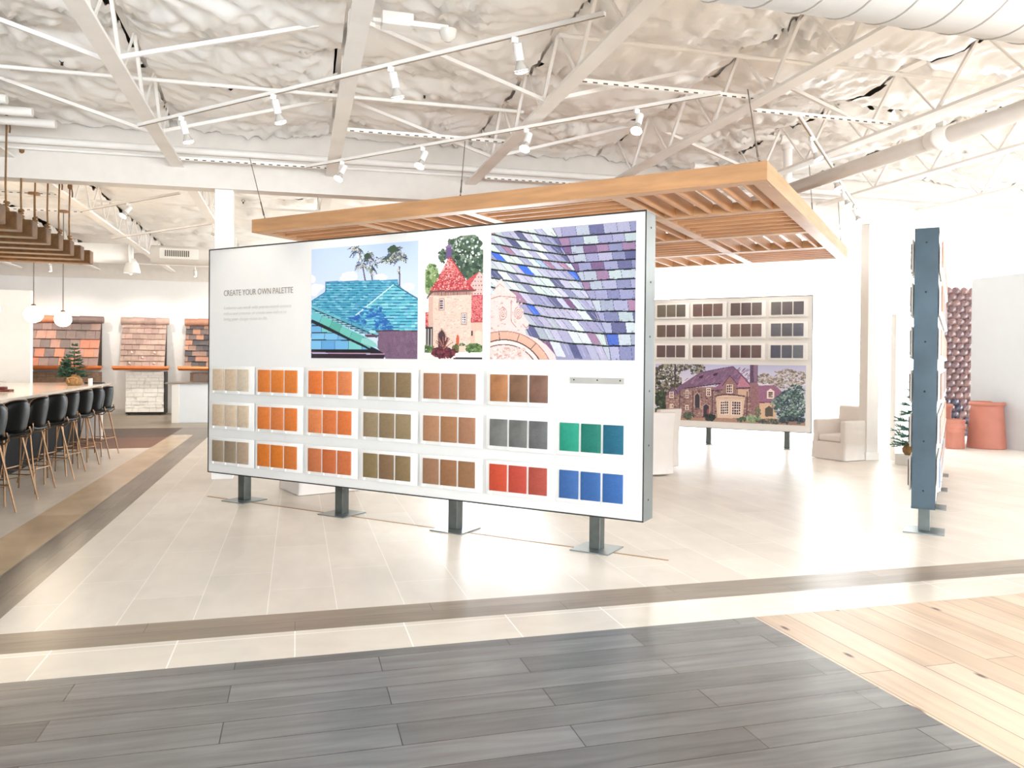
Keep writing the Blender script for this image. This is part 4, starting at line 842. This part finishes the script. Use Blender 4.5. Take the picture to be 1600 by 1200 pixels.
# local x runs along A2, local y along A1
LX, LY, H = B1 - B0, T1 - T0, Z1 - Z0
for nm, bx in (('fascia', (0, .03, 0, LY)), ('fascia', (LX - .03, LX, 0, LY)), ('fascia', (.03, LX - .03, 0, .03)), ('fascia', (.03, LX - .03, LY - .03, LY))):
    MB().box(*bx, 0, H).build(nm, wood_can, cn, bevel=.003)
for bx in ((.03, .17, .03, LY - .03), (LX - .17, LX - .03, .03, LY - .03), (.17, LX - .17, .03, .16), (.17, LX - .17, LY - .16, LY - .03)):
    MB().box(*bx, 0, .035).build('border_board', wood_can, cn, bevel=.002)
ys = [.075, 1.58, 3.45, 5.09, LY - .08]; xs = [.08, 1.57, 3.3, 4.85, LX - .08]
for y in ys[1:-1]: MB().box(.17, LX - .17, y - .07, y + .07, .002, .12).build('divider', wood_can, cn, bevel=.002)
for x in xs[1:-1]: MB().box(x - .07, x + .07, .16, LY - .16, .0, .118).build('divider', wood_can, cn, bevel=.002)
for i in range(4):
    for j in range(4):
        xa, xb, ya, yb = xs[i] + .07, xs[i + 1] - .07, ys[j] + .07, ys[j + 1] - .07
        n = 6
        for k in range(n):
            if (i + j) % 2 == 0:
                y = ya + (k + .5) * (yb - ya) / n; MB().box(xa, xb, y - .018, y + .018, .005, .135).build('slat', wood_can2, cn)
            else:
                x = xa + (k + .5) * (xb - xa) / n; MB().box(x - .018, x + .018, ya, yb, .005, .135).build('slat', wood_can2, cn)
cable_m = mat('steel_cable', (120, 108, 96), .4, .6)
for k, (a, b, lab) in enumerate(((G(8.3, 7.68, Z1), (-.59, 10.4, 4.12), 'far left corner of the canopy'), (G(5.07, 7.66, Z1), G(5.07, 7.75, 4.2), 'middle of the canopy\'s near edge'), (G(1.66, 7.66, Z1), G(1.75, 7.55, 4.2), 'near right corner of the canopy'),
       (G(1.66, 10.9, Z1), G(1.7, 10.8, 4.2), 'right edge of the canopy, halfway back'), (G(1.66, 13.8, Z1), G(1.7, 13.7, 4.25), 'far right corner of the canopy'))):
    a = Vector(a); b = Vector(b); t = thing('suspension_cable', 'thin steel cable with a turnbuckle at the %s' % lab, 'cable', a, 0, 'cables holding the canopy')
    d = b - a
    MB().tube([d * .0, d * .2, d * .4, d], .005, 6).build('wire', cable_m, t)
    MB().tube([d * .08, d * .2, d * .3], [.012, .008, .01], 8).build('turnbuckle', cable_m, t)
    MB().lathe((0, 0, 0), [(0, .03), (.012, .02), (.012, 0)], 8).build('eye_bolt', cable_m, t)
# ------------------------------------------------------------------ timber beams on ropes above the bar
for k in range(8):
    y = 9.27 + .53 * k; xe = -3.0; zb = 3.0; ln = 5.0 if k % 2 else 5.1
    t = thing('hanging_timber', 'dark reclaimed timber hung on ropes above the bar, %s from the camera' % (ORD[k] if k else 'nearest'), 'timber beam', (xe, y, zb), 0, 'timbers hanging above the bar')
    MB().box(-ln, 0, 0, .2, 0, .2).build('timber', dark_timber, t, bevel=.012)
    top = 1.42 + .03 * (k % 3) if k < 3 else 1.25
    for xr in (-.3, -4.2):
        rp = MB().tube([(xr, .1, .2), (xr - .01, .1, .6), (xr, .1, top)], .011, 7); rp.build('rope', rope_mat, t)
        kn = MB()
        for q in range(4):
            kn.lathe((xr + random.uniform(-.01, .01), .1, .3 + .035 * q), [(0, -.014), (.03 + .008 * (q % 2), -.012), (.034, 0), (.03, .012), (0, .014)], 10, axis=(random.uniform(-.3, .3), random.uniform(-.3, .3), 1))
        kn.build('knot', rope_mat, t); kn = MB()
        kn.lathe((xr, .1, top - .1), [(0, -.05), (.03, -.03), (.034, 0), (.03, .03), (0, .05)], 10)
        kn.tube([(xr + .02, .1, top - .1), (xr + .035, .1, top - .2), (xr + .03, .1, top - .26)], .01, 6)
        kn.build('knot', rope_mat, t)
        MB().lathe((xr, .1, .2), [(.05, 0), (.05, .004), (.03, .008), (.03, .05), (.012, .06), (0, .06)], 14).build('eye_plate', mat('clear_cap', (215, 210, 200), .1, var=0), t)
MB_p = [(-3.907, 13.53, 2.247, 'globe pendant above the bar, left of the two fully visible'), (-3.89, 15.03, 2.242, 'globe pendant above the bar, right of the two fully visible'),
        (-4.1, 12.3, 2.245, 'globe pendant cut by the left picture edge'), (-5.97, 17.9, 2.245, 'farther globe pendant at the left picture edge')]
for x, y, z, lab in MB_p:
    t = thing('pendant_lamp', 'glowing white ' + lab, 'pendant lamp', (x, y, z), 0, 'globe pendants above the bar')
    MB().lathe((0, 0, 0), [(.135 * math.sin(a * math.pi / 12), -.135 * math.cos(a * math.pi / 12) * .95) for a in range(13)], 28).build('globe', globe_mat, t)
    MB().lathe((0, 0, .12), [(.035, 0), (.035, .025), (.02, .035), (0, .035)], 14).build('cap', brass, t)
    MB().tube([(0, 0, .15), (0, 0, 4.1 - z)], .008, 8).build('cord', mat('grey_cord', (110, 100, 92), .6), t)
    MB().lathe((0, 0, 4.08 - z), [(0, 0), (.085, 0), (.085, .03), (0, .03)], 20).build('ceiling_plate', mat('bronze_plate', (150, 112, 78), .4, .5), t)
    l = bpy.data.lights.new('pendant_glow', 'POINT'); l.energy = 18; l.color = (1, .8, .58); l.shadow_soft_size = .14
    o = bpy.data.objects.new('pendant_glow', l); C.objects.link(o); o.location = (x, y, z - .2)
# ------------------------------------------------------------------ the bar
bar = thing('bar_island', 'long bar island with dark speckled front and pale quartz top', 'bar counter', (-3.42, 10.06, 0), math.radians(2.3))
MB().box(-1.55, -.24, -4.5, 6.25, 0, 1.05).build('cabinet', bar_face, bar)
MB().box(-1.7, .1, -4.6, 7.3, 1.045, 1.085).build('countertop', counter_mat, bar, bevel=.004)
MB().box(-1.2, .0, 6.9, 7.0, 0, 1.045).build('end_support', mat('end_panel', (225, 222, 218), .5), bar)
bb = thing('back_counter', 'low back counter with a pale top behind the bar island', 'counter', (-5.0, 11.5, 0), math.radians(2.3))
MB().box(-2.6, -.4, 2, 6.0, 0, 1.09).build('cabinet', white_paint, bb); MB().box(-2.7, -.3, 1.9, 6.1, 1.09, 1.12).build('countertop', counter_mat, bb, bevel=.004)
# things on the bar
tag(MB().rbox(-.15, .15, -.1, .1, 0, .03, .01, 2).rbox(-.1, .08, -.08, .06, .03, .07, .01, 2).build('folded_cloth', mat('dark_red_cloth', (84, 34, 32), .8)), 'small dark red bundle lying on the bar at the left picture edge', 'cloth')
bpy.data.objects['folded_cloth'].location = (-4.15, 12.9, 1.085)
tag(MB().box(-.02, .02, -.08, .08, 0, .12).build('sample_tile', white_paint, bevel=.003), 'small upright white tile beside the little tree on the bar', 'tile'); bpy.data.objects['sample_tile'].location = (-3.66, 15.9, 1.085)
tag(MB().rbox(-.16, .16, -.1, .1, 0, .03, .008, 2).build('tray', mat('dark_tray', (58, 44, 40), .4)), 'small dark tray on the far end of the bar', 'tray'); bpy.data.objects['tray'].location = (-3.78, 16.75, 1.085)
def fir(loc, h, label, pot=True, seed=1, ncol=(34, 66, 50), two=True):
    rnd = random.Random(seed); t = thing('small_fir_tree', label, 'tree', loc)
    fo = MB()
    def cone(ox, oy, z0, z1, R):
        n = 9
        for i in range(n):
            f = i / (n - 1); z = z0 + (z1 - z0) * f; r = R * (1 - f) ** .8 + .02
            for j in range(max(5, int(13 * (1 - f)) + 4)):
                a = rnd.uniform(0, 6.283); rr = r * rnd.uniform(.6, 1.05); d = Vector((math.cos(a), math.sin(a), .32)); s = Vector((ox, oy, z))
                e = s + Vector((d.x * rr, d.y * rr, d.z * rr * rnd.uniform(-.3, 1))); fo.tube([s, e], [.007, .003], 4, cap=False)
                side = Vector((-d.y, d.x, 0))
                for q in range(5):
                    b = s + (e - s) * (.3 + .17 * q)
                    for sg in (-1, 1):
                        tip = b + (e - s).normalized() * .035 + side * sg * .032 + Vector((0, 0, rnd.uniform(-.01, .03)))
                        fo.tube([b, tip], [.009, .003], 4, mi=rnd.choice((0, 0, 1)), cap=False)
    cone(0, 0, .16, h, .19 * h / .7)
    if two: cone(-.14, 0, .16, h * .68, .12)
    fo.build('foliage', [mat('fir_needles', ncol, .7, var=.2), mat('fir_needles_light', tuple(v + 26 for v in ncol), .7, var=.2)], t)
    MB().tube([(0, 0, .1), (0, 0, h * .9)], .009, 6).build('trunk', mat('bark', (80, 58, 42), .8), t)
    if pot:
        b = MB(); prof = [(0, 0), (.1, 0), (.125, .04), (.13, .1), (.1, .15), (.085, .165), (.105, .2), (.075, .17)]; b.lathe((0, 0, 0), prof, 20)
        for i, v in enumerate(b.v): a = math.atan2(v[1], v[0]); k = 1 + .08 * math.sin(7 * a + v[2] * 20); b.v[i] = (v[0] * k, v[1] * k, v[2])
        b.build('burlap_wrap', mat('burlap', (146, 112, 72), .9, var=.2, scale=30), t)
        MB().tube([(.0, -.1, .15), (.09, -.13, .12), (.07, -.13, .03)], .014, 6).tube([(0, -.1, .15), (-.08, -.13, .13), (-.05, -.14, .05)], .014, 6).build('bow', mat('burlap_bow', (160, 126, 84), .9), t)
    return t
fir((-3.85, 15.6, 1.085), .72, 'little green fir tree wrapped in burlap standing on the bar', seed=3)
tag(MB().box(-.17, .17, -.17, .17, 0, .16).build('plinth', board_white, bevel=.006), 'low white plinth under the fir tree behind the end-on steel panel', 'plinth'); bpy.data.objects['plinth'].location = (9.5, 10.35, 0)
fir((9.5, 10.35, 0.16), 1.15, 'teal green fir tree half hidden behind the end-on steel panel', seed=5, ncol=(64, 116, 104), two=False)
# ------------------------------------------------------------------ bar stools (facing -x, towards the bar)
def make_stool():
    t = thing('bar_stool', 'x', 'bar stool')
    def shell(name, fn, nu, nv, th):
        vv = []; 
        for s in (0, 1):
            for i in range(nu + 1):
                for j in range(nv + 1): vv.append(Vector(fn(i / nu, j / nv, s * th)))
        n1 = (nu + 1) * (nv + 1); fs = []
        for i in range(nu):
            for j in range(nv):
                a = i * (nv + 1) + j; fs.append((a, a + 1, a + nv + 2, a + nv + 1)); fs.append((n1 + a + nv + 1, n1 + a + nv + 2, n1 + a + 1, n1 + a))
        ring = [i * (nv + 1) for i in range(nu + 1)] + [nu * (nv + 1) + j for j in range(1, nv + 1)] + [i * (nv + 1) + nv for i in range(nu - 1, -1, -1)] + [j for j in range(nv - 1, 0, -1)]
        for k in range(len(ring)): a, b = ring[k], ring[(k + 1) % len(ring)]; fs.append((a, b, n1 + b, n1 + a))
        return MB().add(vv, fs, 0, True)
    def seat(u, v, o):
        a = v * 2 - 1; x = -.2 + .38 * u; half = .2 - .03 * (1 - u); k = (1 - .1 * abs(a) ** 4 * (1 if u < .2 else 0)); y = a * half * k
        return (x, y, .735 + .035 * abs(a) ** 3 + .03 * max(0, u - .75) * 4 - o * 1 - .012 * math.sin(3.14 * u))
    shell('seat', seat, 8, 8, .03).build('seat', black_seat, t)
    def back(u, v, o):
        a = v * 2 - 1; z = .765 + .355 * u; half = .205 * (1 - .28 * u ** 6) * (1 - .18 * (1 - u) ** 3); y = a * half; x = .175 + .05 * u - .075 * a * a + o
        if u > .85: z -= .03 * a ** 4
        return (x, y, z)
    shell('backrest', back, 8, 10, .022).build('backrest', black_seat, t)
    rimpts = [back(u, 0, .01) for u in np.linspace(0, 1, 7)] + [back(1, v, .01) for v in np.linspace(.1, .9, 7)] + [back(u, 1, .01) for u in np.linspace(1, 0, 7)]
    MB().tube([(a, b * 1.01, c_ + .004) for a, b, c_ in rimpts], .006, 7).build('back_trim', brass, t)
    fr = MB().tube([(.17, -.17, .82), (.185, -.185, .74), (.13, -.18, .7), (-.17, -.15, .7), (-.17, .15, .7), (.13, .18, .7), (.185, .185, .74), (.17, .17, .82)], .009, 7).build('seat_frame', brass, t)
    for sx in (-1, 1):
        for sy in (-1, 1):
            MB().tube([(sx * .12 + .0, sy * .13, .7), (sx * .215 + .02, sy * .225, 0)], [.011, .009], 8).build('leg', brass, t)
    f = lambda sx, sy, z: (sx * (.215 - .095 * z / .7) + .02 * (1 - z / .7), sy * (.225 - .095 * z / .7), z)
    MB().tube([f(-1, -1, .28), f(1, -1, .28)], .007, 6).tube([f(1, -1, .28), f(1, 1, .28)], .007, 6).tube([f(1, 1, .28), f(-1, 1, .28)], .007, 6).tube([f(-1, 1, .28), f(-1, -1, .28)], .009, 6).build('footrest', brass, t)
    return t
st = make_stool(); sk = list(st.children)
for i, yf in enumerate((7.5, 8.28, 9.06, 9.79, 10.54, 11.33, 11.98, 12.77, 13.49, 14.18)):
    o = st if i == 0 else copy_tree(st, sk)
    y = yf - .09; o.location = (-3.08 - .012 * (y - 9), y, 0); o.rotation_euler = (0, 0, -.5 + (.08, -.1, -.05, .05, .3, -.05, .2, .1, -.05, .12)[i])
    o['group'] = 'bar stools along the bar'
    o['label'] = 'black bar stool with brass legs, ' + ('nearest the camera along the bar' if i == 0 else 'farthest from the camera, at the bar\'s far end' if i == 9 else '%s from the far end of the bar row' % ORD[9 - i])
# ------------------------------------------------------------------ roof mock-ups on the back wall
def mockup(x0, x1, zlo, zhi, rows, cols, palette, label, base, seed, ridge=True):
    rnd = random.Random(seed); t = thing('roof_mockup', label, 'roof display', ((x0 + x1) / 2, 24.15, 0)); W = x1 - x0; hw = W / 2
    yb, yt = -.62, -.22      # slope leans back towards the wall
    MB().add([(-hw + .03, yb + .05, zlo), (hw - .03, yb + .05, zlo), (hw - .03, yt + .05, zhi), (-hw + .03, yt + .05, zhi), (-hw + .03, 0, zlo), (hw - .03, 0, zlo), (hw - .03, 0, zhi), (-hw + .03, 0, zhi)],
             [(0, 1, 2, 3), (4, 7, 6, 5), (0, 3, 7, 4), (1, 5, 6, 2), (0, 4, 5, 1), (3, 2, 6, 7)]).build('roof_deck', mat('deck_ply', (70, 56, 48), .8), t)
    tm = [mat('roof_tile', c, .5, var=.12, scale=8, bump=.2) for c in palette]; tb = MB(); H_ = zhi - zlo
    for r_ in range(rows):
        za, zb_ = zlo + H_ * r_ / rows, zlo + H_ * (r_ + 1) / rows + .03
        ya = yb + (yt - yb) * r_ / rows; yc = yb + (yt - yb) * (r_ + 1) / rows; off = (r_ % 2) * .5; x = -hw - off * W / cols
        while x < hw - .001:
            w_ = W / cols; a, b = max(x, -hw), min(x + w_, hw)
            if b - a > .01:
                g_ = .003; tb.add([(a + g_, ya - .035, za), (b - g_, ya - .035, za), (b - g_, yc + .02, zb_), (a + g_, yc + .02, zb_), (a + g_, ya + .03, za), (b - g_, ya + .03, za), (b - g_, yc + .05, zb_), (a + g_, yc + .05, zb_)],
                    [(0, 1, 2, 3), (0, 4, 5, 1), (1, 5, 6, 2), (0, 3, 7, 4), (3, 2, 6, 7)], rnd.randrange(len(tm)))
            x += w_
    tb.build('tile_courses', tm, t)
    if ridge:
        rb = MB(); n = 4
        for i in range(n):
            a = -hw - .03 + (W + .06) * i / n; b = a + (W + .06) / n + .03; z = zhi + .03 + .008 * (i % 2)
            rb.tube([(a, yt - .02, z), (b, yt - .02, z + .008)], [.11, .095], 12, mi=rnd.randrange(len(tm)))
        rb.build('ridge_tiles', tm, t)
    gu = MB(); L = W + .3
    prof = [(-.1, .06), (-.1, 0), (-.06, -.05), (.02, -.06), (.06, -.02), (.06, .06)]
    vv = [(sx * (L / 2) * (.96 if z < 0 else 1), yb - .1 + y, zlo - .05 + z) for sx in (-1, 1) for y, z in prof]; n = len(prof)
    gu.add(vv, [(i, i + 1, n + i + 1, n + i) for i in range(n - 1)] + [tuple(range(n - 1, -1, -1)), tuple(range(n, 2 * n))]); gu.build('gutter', copper, t)
    # base wall
    bw0, bw1 = (-hw + .14, hw - .02) if base != 'wide' else (-hw, hw); bs = MB(); z = .08 if base == 'stone' else 0
    top = zlo - .14
    while z < top - .02:
        h_ = rnd.uniform(.07, .14) if base == 'stone' else .07; x = bw0
        while x < bw1 - .01:
            w_ = rnd.uniform(.14, .36) if base == 'stone' else .22; e = min(x + w_, bw1); pr = rnd.uniform(0, .045) if base == 'stone' else rnd.uniform(0, .006)
            bs.box(x + .002, e - .002, -.5 - pr, -.1, z, min(z + h_, top) - .004); x = e
        z += h_
    bs.build('stone_base' if base == 'stone' else 'brick_base', stone_white if base == 'stone' else brick_brown, t, bevel=.004)
    if base == 'stone':
        MB().box(bw1 - .005, bw1 + .03, -.52, -.05, .03, top).box(bw0, bw1, -.5, -.1, .03, .09).build('back_frame', black_edge, t)
        for fx in (bw0 + .05, bw1 - .1): MB().box(fx, fx + .05, -.45, -.4, 0, .03).build('foot', black_edge, t)
    return t
mk = mockup(-7.4, -5.24, 1.35, 2.58, 5, 9, [(196, 124, 96), (132, 110, 104), (150, 122, 112), (184, 138, 120), (122, 104, 98), (206, 136, 104)], 'wide roof mock-up with orange and grey tiles and copper gutter, behind the little fir tree', 'wide', 2)
# valley and curved downspout on the wide mock-up
MB().add([(-.75, -.72, 1.36), (-.6, -.72, 1.34), (-.95, -.36, 2.5), (-1.05, -.36, 2.5)], [(0, 1, 2, 3)]).build('copper_valley', copper, mk)
MB().tube([(-.6, -.74, 1.3), (-.6, -.76, 1.05), (-.68, -.7, .9), (-.85, -.6, .84)], .07, 14).build('downspout', copper, mk)
ml = mockup(-4.7, -3.56, 1.35, 2.58, 8, 6, [(176, 150, 136), (186, 160, 146), (168, 140, 130), (190, 158, 148)], 'narrow pale mauve roof mock-up over a white stacked stone base', 'stone', 4)
for x, z in ((-.32, 1.42), (.3, 1.42), (0, 1.58), (-.28, 1.72), (.3, 1.72)): MB().lathe((x, -.6 + .4 * (z - 1.35) / 1.23 - .05, z), [(0, -.01), (.03, -.01), (.035, .03), (.0, .06)], 10).build('snow_guard', mat('snow_guard', (226, 208, 186), .4, .4), ml)
mockup(-3.05, -1.7, 1.35, 2.58, 8, 7, [(84, 76, 76), (110, 96, 92), (176, 128, 104), (70, 64, 68), (150, 118, 104)], 'dark charcoal roof mock-up partly hidden by the near display panel', 'brick', 6)
# white counter kiosk on the left, before the wall
kk = thing('reception_counter', 'white counter with a grey top standing left behind the near panel', 'counter', (-2.0, 20.62, 0))
MB().box(-.78, 1.2, .03, .7, 0, .955).build('cabinet', mat('cool_white', (232, 238, 244), .35, var=.01), kk, bevel=.004)
MB().box(-.95, -.78, 0, .72, 0, .955).build('end_panel', white_paint, kk, bevel=.003)
MB().box(-1.1, 1.2, -.05, .75, .955, .99).build('countertop', mat('grey_top', (140, 128, 118), .3), kk, bevel=.003)
tag(MB().box(0, .12, 0, .05, 0, .2).box(.12, .9, .02, .05, 0, .19).build('sample_rack', mat('brown_rack', (132, 112, 102), .6)), 'brown sample rack lying on the white counter before the dark roof mock-up', 'rack'); bpy.data.objects['sample_rack'].location = (-2.5, 21.0, .99)
# ------------------------------------------------------------------ ducts beyond the girder
dl = duct('round_duct', 'white round duct with a funnel outlet beyond the girder, behind the timbers', (-9, 19, 3.89), (-3.6, 19, 3.89), .21, False)
MB().lathe((5.4, 0, 0), [(.21, 0), (.24, .01), (.24, .04), (0, .05)], 28, axis=(1, 0, 0)).build('end_flange', white_paint, dl)
MB().lathe((5.45, 0, -.42), [(.17, 0), (.17, .06), (.13, .2), (.06, .32), (0, .33)], 20).build('outlet', white_paint, dl)
d2 = duct('round_duct', 'white round duct with a slotted vent grille beyond the girder, near the left column', (-3.15, 19, 3.9), (1.5, 19, 3.93), .21, False)
MB().box(.2, 1.0, -.24, -.2, -.1, .13).build('grille_frame', white_paint, d2, bevel=.004)
gr = MB().box(.3, .82, -.243, -.24, -.06, .095)
for i in range(13): gr.box(.31 + i * .04, .33 + i * .04, -.25, -.243, -.05, .085, 1)
gr.build('grille', [white_steel, mat('dark_grille', (70, 60, 54), .7)], d2)
for k in range(4):
    y = 9.6 - .15 * k
    tag(MB().tube([(-7, 9.0 + .42 * k, 4.36 + SLOPE * -4), (-3.1 + .12 * k, 9.0 + .42 * k, 4.36 + SLOPE * -4)], .05, 14).build('pipe_stub', white_steel), 'white round pipe end in the upper left, %s from the top' % ORD[k], 'pipe', 'stacked pipe ends at the upper left')
# ------------------------------------------------------------------ slipcovered seats
def armchair(loc, rz, label):
    t = thing('armchair', label, 'armchair', loc, rz)     # faces -x ; x 0..0.74 deep, y 0..0.66 wide
    def flare(c): k = 1 + .03 * max(0, (.5 - c.z)); return (c.x, c.y, c.z)
    MB().rbox(.02, .72, .03, .63, .015, .3, .02, 2).build('base', linen, t)
    for y0 in (0, .56):
        MB().rbox(.0, .72, y0, y0 + .1, .01, .66, .025, 3).build('arm', linen, t)
    MB().rbox(.56, .74, .02, .64, .3, .89, .035, 3, fn=lambda c: (c.x + .12 * max(0, c.z - .45), c.y, c.z)).build('backrest', linen, t)
    MB().rbox(.02, .6, .1, .56, .3, .41, .035, 3).build('seat_cushion', linen, t)
    sk_ = MB()
    n = 60; per = [(0, 0), (.73, 0), (.73, .66), (0, .66)]
    pts = []
    for i in range(4):
        a = Vector((*per[i], 0)); b = Vector((*per[(i + 1) % 4], 0))
        for j in range(15): pts.append(a + (b - a) * j / 15)
    c0 = Vector((.365, .33, 0)); vv = []
    for z, e in ((.29, 1.0), (.15, 1.01), (.006, 1.03)):
        for i, q in enumerate(pts): w_ = .006 * math.sin(i * 1.7) * (1 if z < .2 else 0); vv.append(c0 + (q - c0) * (e + w_) + Vector((0, 0, z)))
    m = len(pts); sk_.add(vv, [(r * m + i, r * m + (i + 1) % m, (r + 1) * m + (i + 1) % m, (r + 1) * m + i) for r in range(2) for i in range(m)], 0, True); sk_.build('skirt', linen, t)
    return t
armchair((8.68, 10.9, 0), math.radians(12), 'linen slipcovered armchair standing before the right white column')
armchair((.5, 10.3, 0), math.radians(-160), 'linen armchair hidden behind the left end of the near panel')
def dining_chair(loc, rz, label):
    t = thing('dining_chair', label, 'chair', loc, rz, 'slipcovered chairs around the table')   # faces -x
    def prism(x0, x1, y0, y1, z0, z1, e): 
        return MB().rbox(x0, x1, y0, y1, z0, z1, .02, 3, fn=lambda c: (c.x + e * (max(0, c.z - .45) ** 1.4), c.y * (1 + .04 * max(0, .45 - c.z)), c.z))
    prism(.2, .29, -.24, .24, .02, .9, .18).build('backrest', linen, t)
    prism(-.26, .22, -.24, .24, .02, .47, 0).build('skirt', linen, t)
    MB().rbox(-.27, .22, -.245, .245, .43, .5, .025, 3).build('seat', linen, t)
    return t
for loc, rz, lab in (((4.88, 10.3, 0), -1.45, 'nearer of two slipcovered dining chairs beside the near panel\'s right edge'), ((5.3, 10.98, 0), -1.2, 'farther of two slipcovered dining chairs beside the near panel\'s right edge'),
                     ((3.1, 11.7, 0), 3.1, 'slipcovered dining chair on the left side of the table, hidden by the near panel'), ((4.2, 12.7, 0), 1.6, 'slipcovered dining chair at the far side of the table')):
    dining_chair(loc, rz, lab)
tb = thing('dining_table', 'round dark-topped table between the slipcovered chairs behind the near panel', 'table', (4.25, 11.6, 0))
MB().lathe((0, 0, .71), [(0, 0), (.72, 0), (.74, .015), (.74, .035), (0, .035)], 40).build('tabletop', mat('dark_walnut', (96, 84, 78), .4), tb)
MB().lathe((0, 0, 0), [(0, 0), (.3, 0), (.3, .02), (.06, .05), (.05, .7), (0, .7)], 24).build('pedestal', mat('dark_metal', (60, 56, 54), .4, .5), tb)
# ------------------------------------------------------------------ terracotta pots and scale-tile display
def chimney_pot(loc, prof, label):
    t = thing('chimney_pot', label, 'clay pot', loc, 0, 'terracotta chimney pots on the platform')
    MB().lathe((0, 0, 0), prof, 40).build('clay_body', terra, t)
    z = prof[-1][1]; r = prof[-1][0]
    return t
chimney_pot((12.13, 11.42, .1), [(0, 0), (.315, 0), (.318, .03), (.26, .75), (.262, .77), (.285, .78), (.295, .81), (.285, .84), (.26, .845), (.235, .83), (.24, .7), (.28, .03), (0, .03)], 'tall plain terracotta chimney pot with a rolled rim, rightmost')
chimney_pot((11.47, 11.55, .1), [(0, 0), (.215, 0), (.22, .02), (.21, .27), (.225, .29), (.23, .32), (.215, .345), (.225, .37), (.235, .4), (.22, .43), (.215, .46), (.23, .485), (.225, .52), (.19, .525), (.19, .4), (.19, .02), (0, .02)], 'short ribbed terracotta chimney pot in front of the scale-tile display')
chimney_pot((11.75, 12.15, .1), [(0, 0), (.23, 0), (.22, .6), (.225, .68), (.25, .7), (.255, .74), (.24, .77), (.2, .77), (.2, .5), (.2, .02), (0, .02)], 'medium terracotta chimney pot peeking out behind the short ribbed one')
sd = thing('scale_tile_display', 'tall panel of dark rose fish-scale roof tiles left of the partition wall', 'tile display', (11.8, 12.62, 0))
MB().box(0, 1.2, 0, .12, .1, 3.26).build('backing', white_paint, sd)
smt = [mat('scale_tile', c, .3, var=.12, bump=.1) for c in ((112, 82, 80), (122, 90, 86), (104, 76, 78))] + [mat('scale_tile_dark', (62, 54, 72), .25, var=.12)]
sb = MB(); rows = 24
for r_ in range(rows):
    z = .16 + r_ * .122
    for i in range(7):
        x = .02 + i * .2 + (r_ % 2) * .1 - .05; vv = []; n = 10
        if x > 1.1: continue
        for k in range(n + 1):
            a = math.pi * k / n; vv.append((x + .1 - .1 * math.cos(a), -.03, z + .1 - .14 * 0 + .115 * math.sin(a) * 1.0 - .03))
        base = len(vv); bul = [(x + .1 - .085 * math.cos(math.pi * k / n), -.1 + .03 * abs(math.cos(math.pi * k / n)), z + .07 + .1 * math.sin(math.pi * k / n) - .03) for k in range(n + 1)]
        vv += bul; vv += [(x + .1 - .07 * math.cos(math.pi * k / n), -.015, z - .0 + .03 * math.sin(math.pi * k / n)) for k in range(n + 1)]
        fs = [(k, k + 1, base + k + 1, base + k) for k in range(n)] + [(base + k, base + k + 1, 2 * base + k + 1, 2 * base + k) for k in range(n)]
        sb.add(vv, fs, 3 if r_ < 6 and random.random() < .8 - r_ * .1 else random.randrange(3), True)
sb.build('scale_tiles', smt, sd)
# ------------------------------------------------------------------ pale things far right
ch = thing('starburst_chandelier', 'thin pale starburst chandelier hanging beyond the far panel', 'chandelier', (15.17, 20, 3.0))
MB().tube([(0, 0, 0), (0, 0, 1.9)], .012, 6).build('stem', mat('pale_metal', (190, 200, 200), .4, .3), ch)
rod = mat('pale_metal', (190, 200, 200), .4, .3)
for k in range(10):
    a = k * .628 + .2; e = (-.5, .35, -.2, .6, .1)[k % 5]; L_ = .5 + .15 * (k % 3)
    MB().tube([(0, 0, 0), (L_ * math.cos(a) * math.cos(e), L_ * math.sin(a) * math.cos(e), L_ * math.sin(e))], .01, 6).build('rod', rod, ch)
MB().lathe((0, 0, 0), [(0, -.05), (.05, 0), (0, .05)], 12).build('hub', rod, ch)
cab = thing('wall_cabinet', 'pale grey double-height cabinet door far right beside the column', 'cabinet', (16.2, 19.0, 0))
MB().box(0, .9, 0, .3, 0, 2.1).build('carcass', mat('pale_grey', (218, 216, 218), .5, var=.01), cab, bevel=.004)
MB().box(-.02, .92, -.02, 0, 1.02, 1.06).build('cross_rail', white_paint, cab)
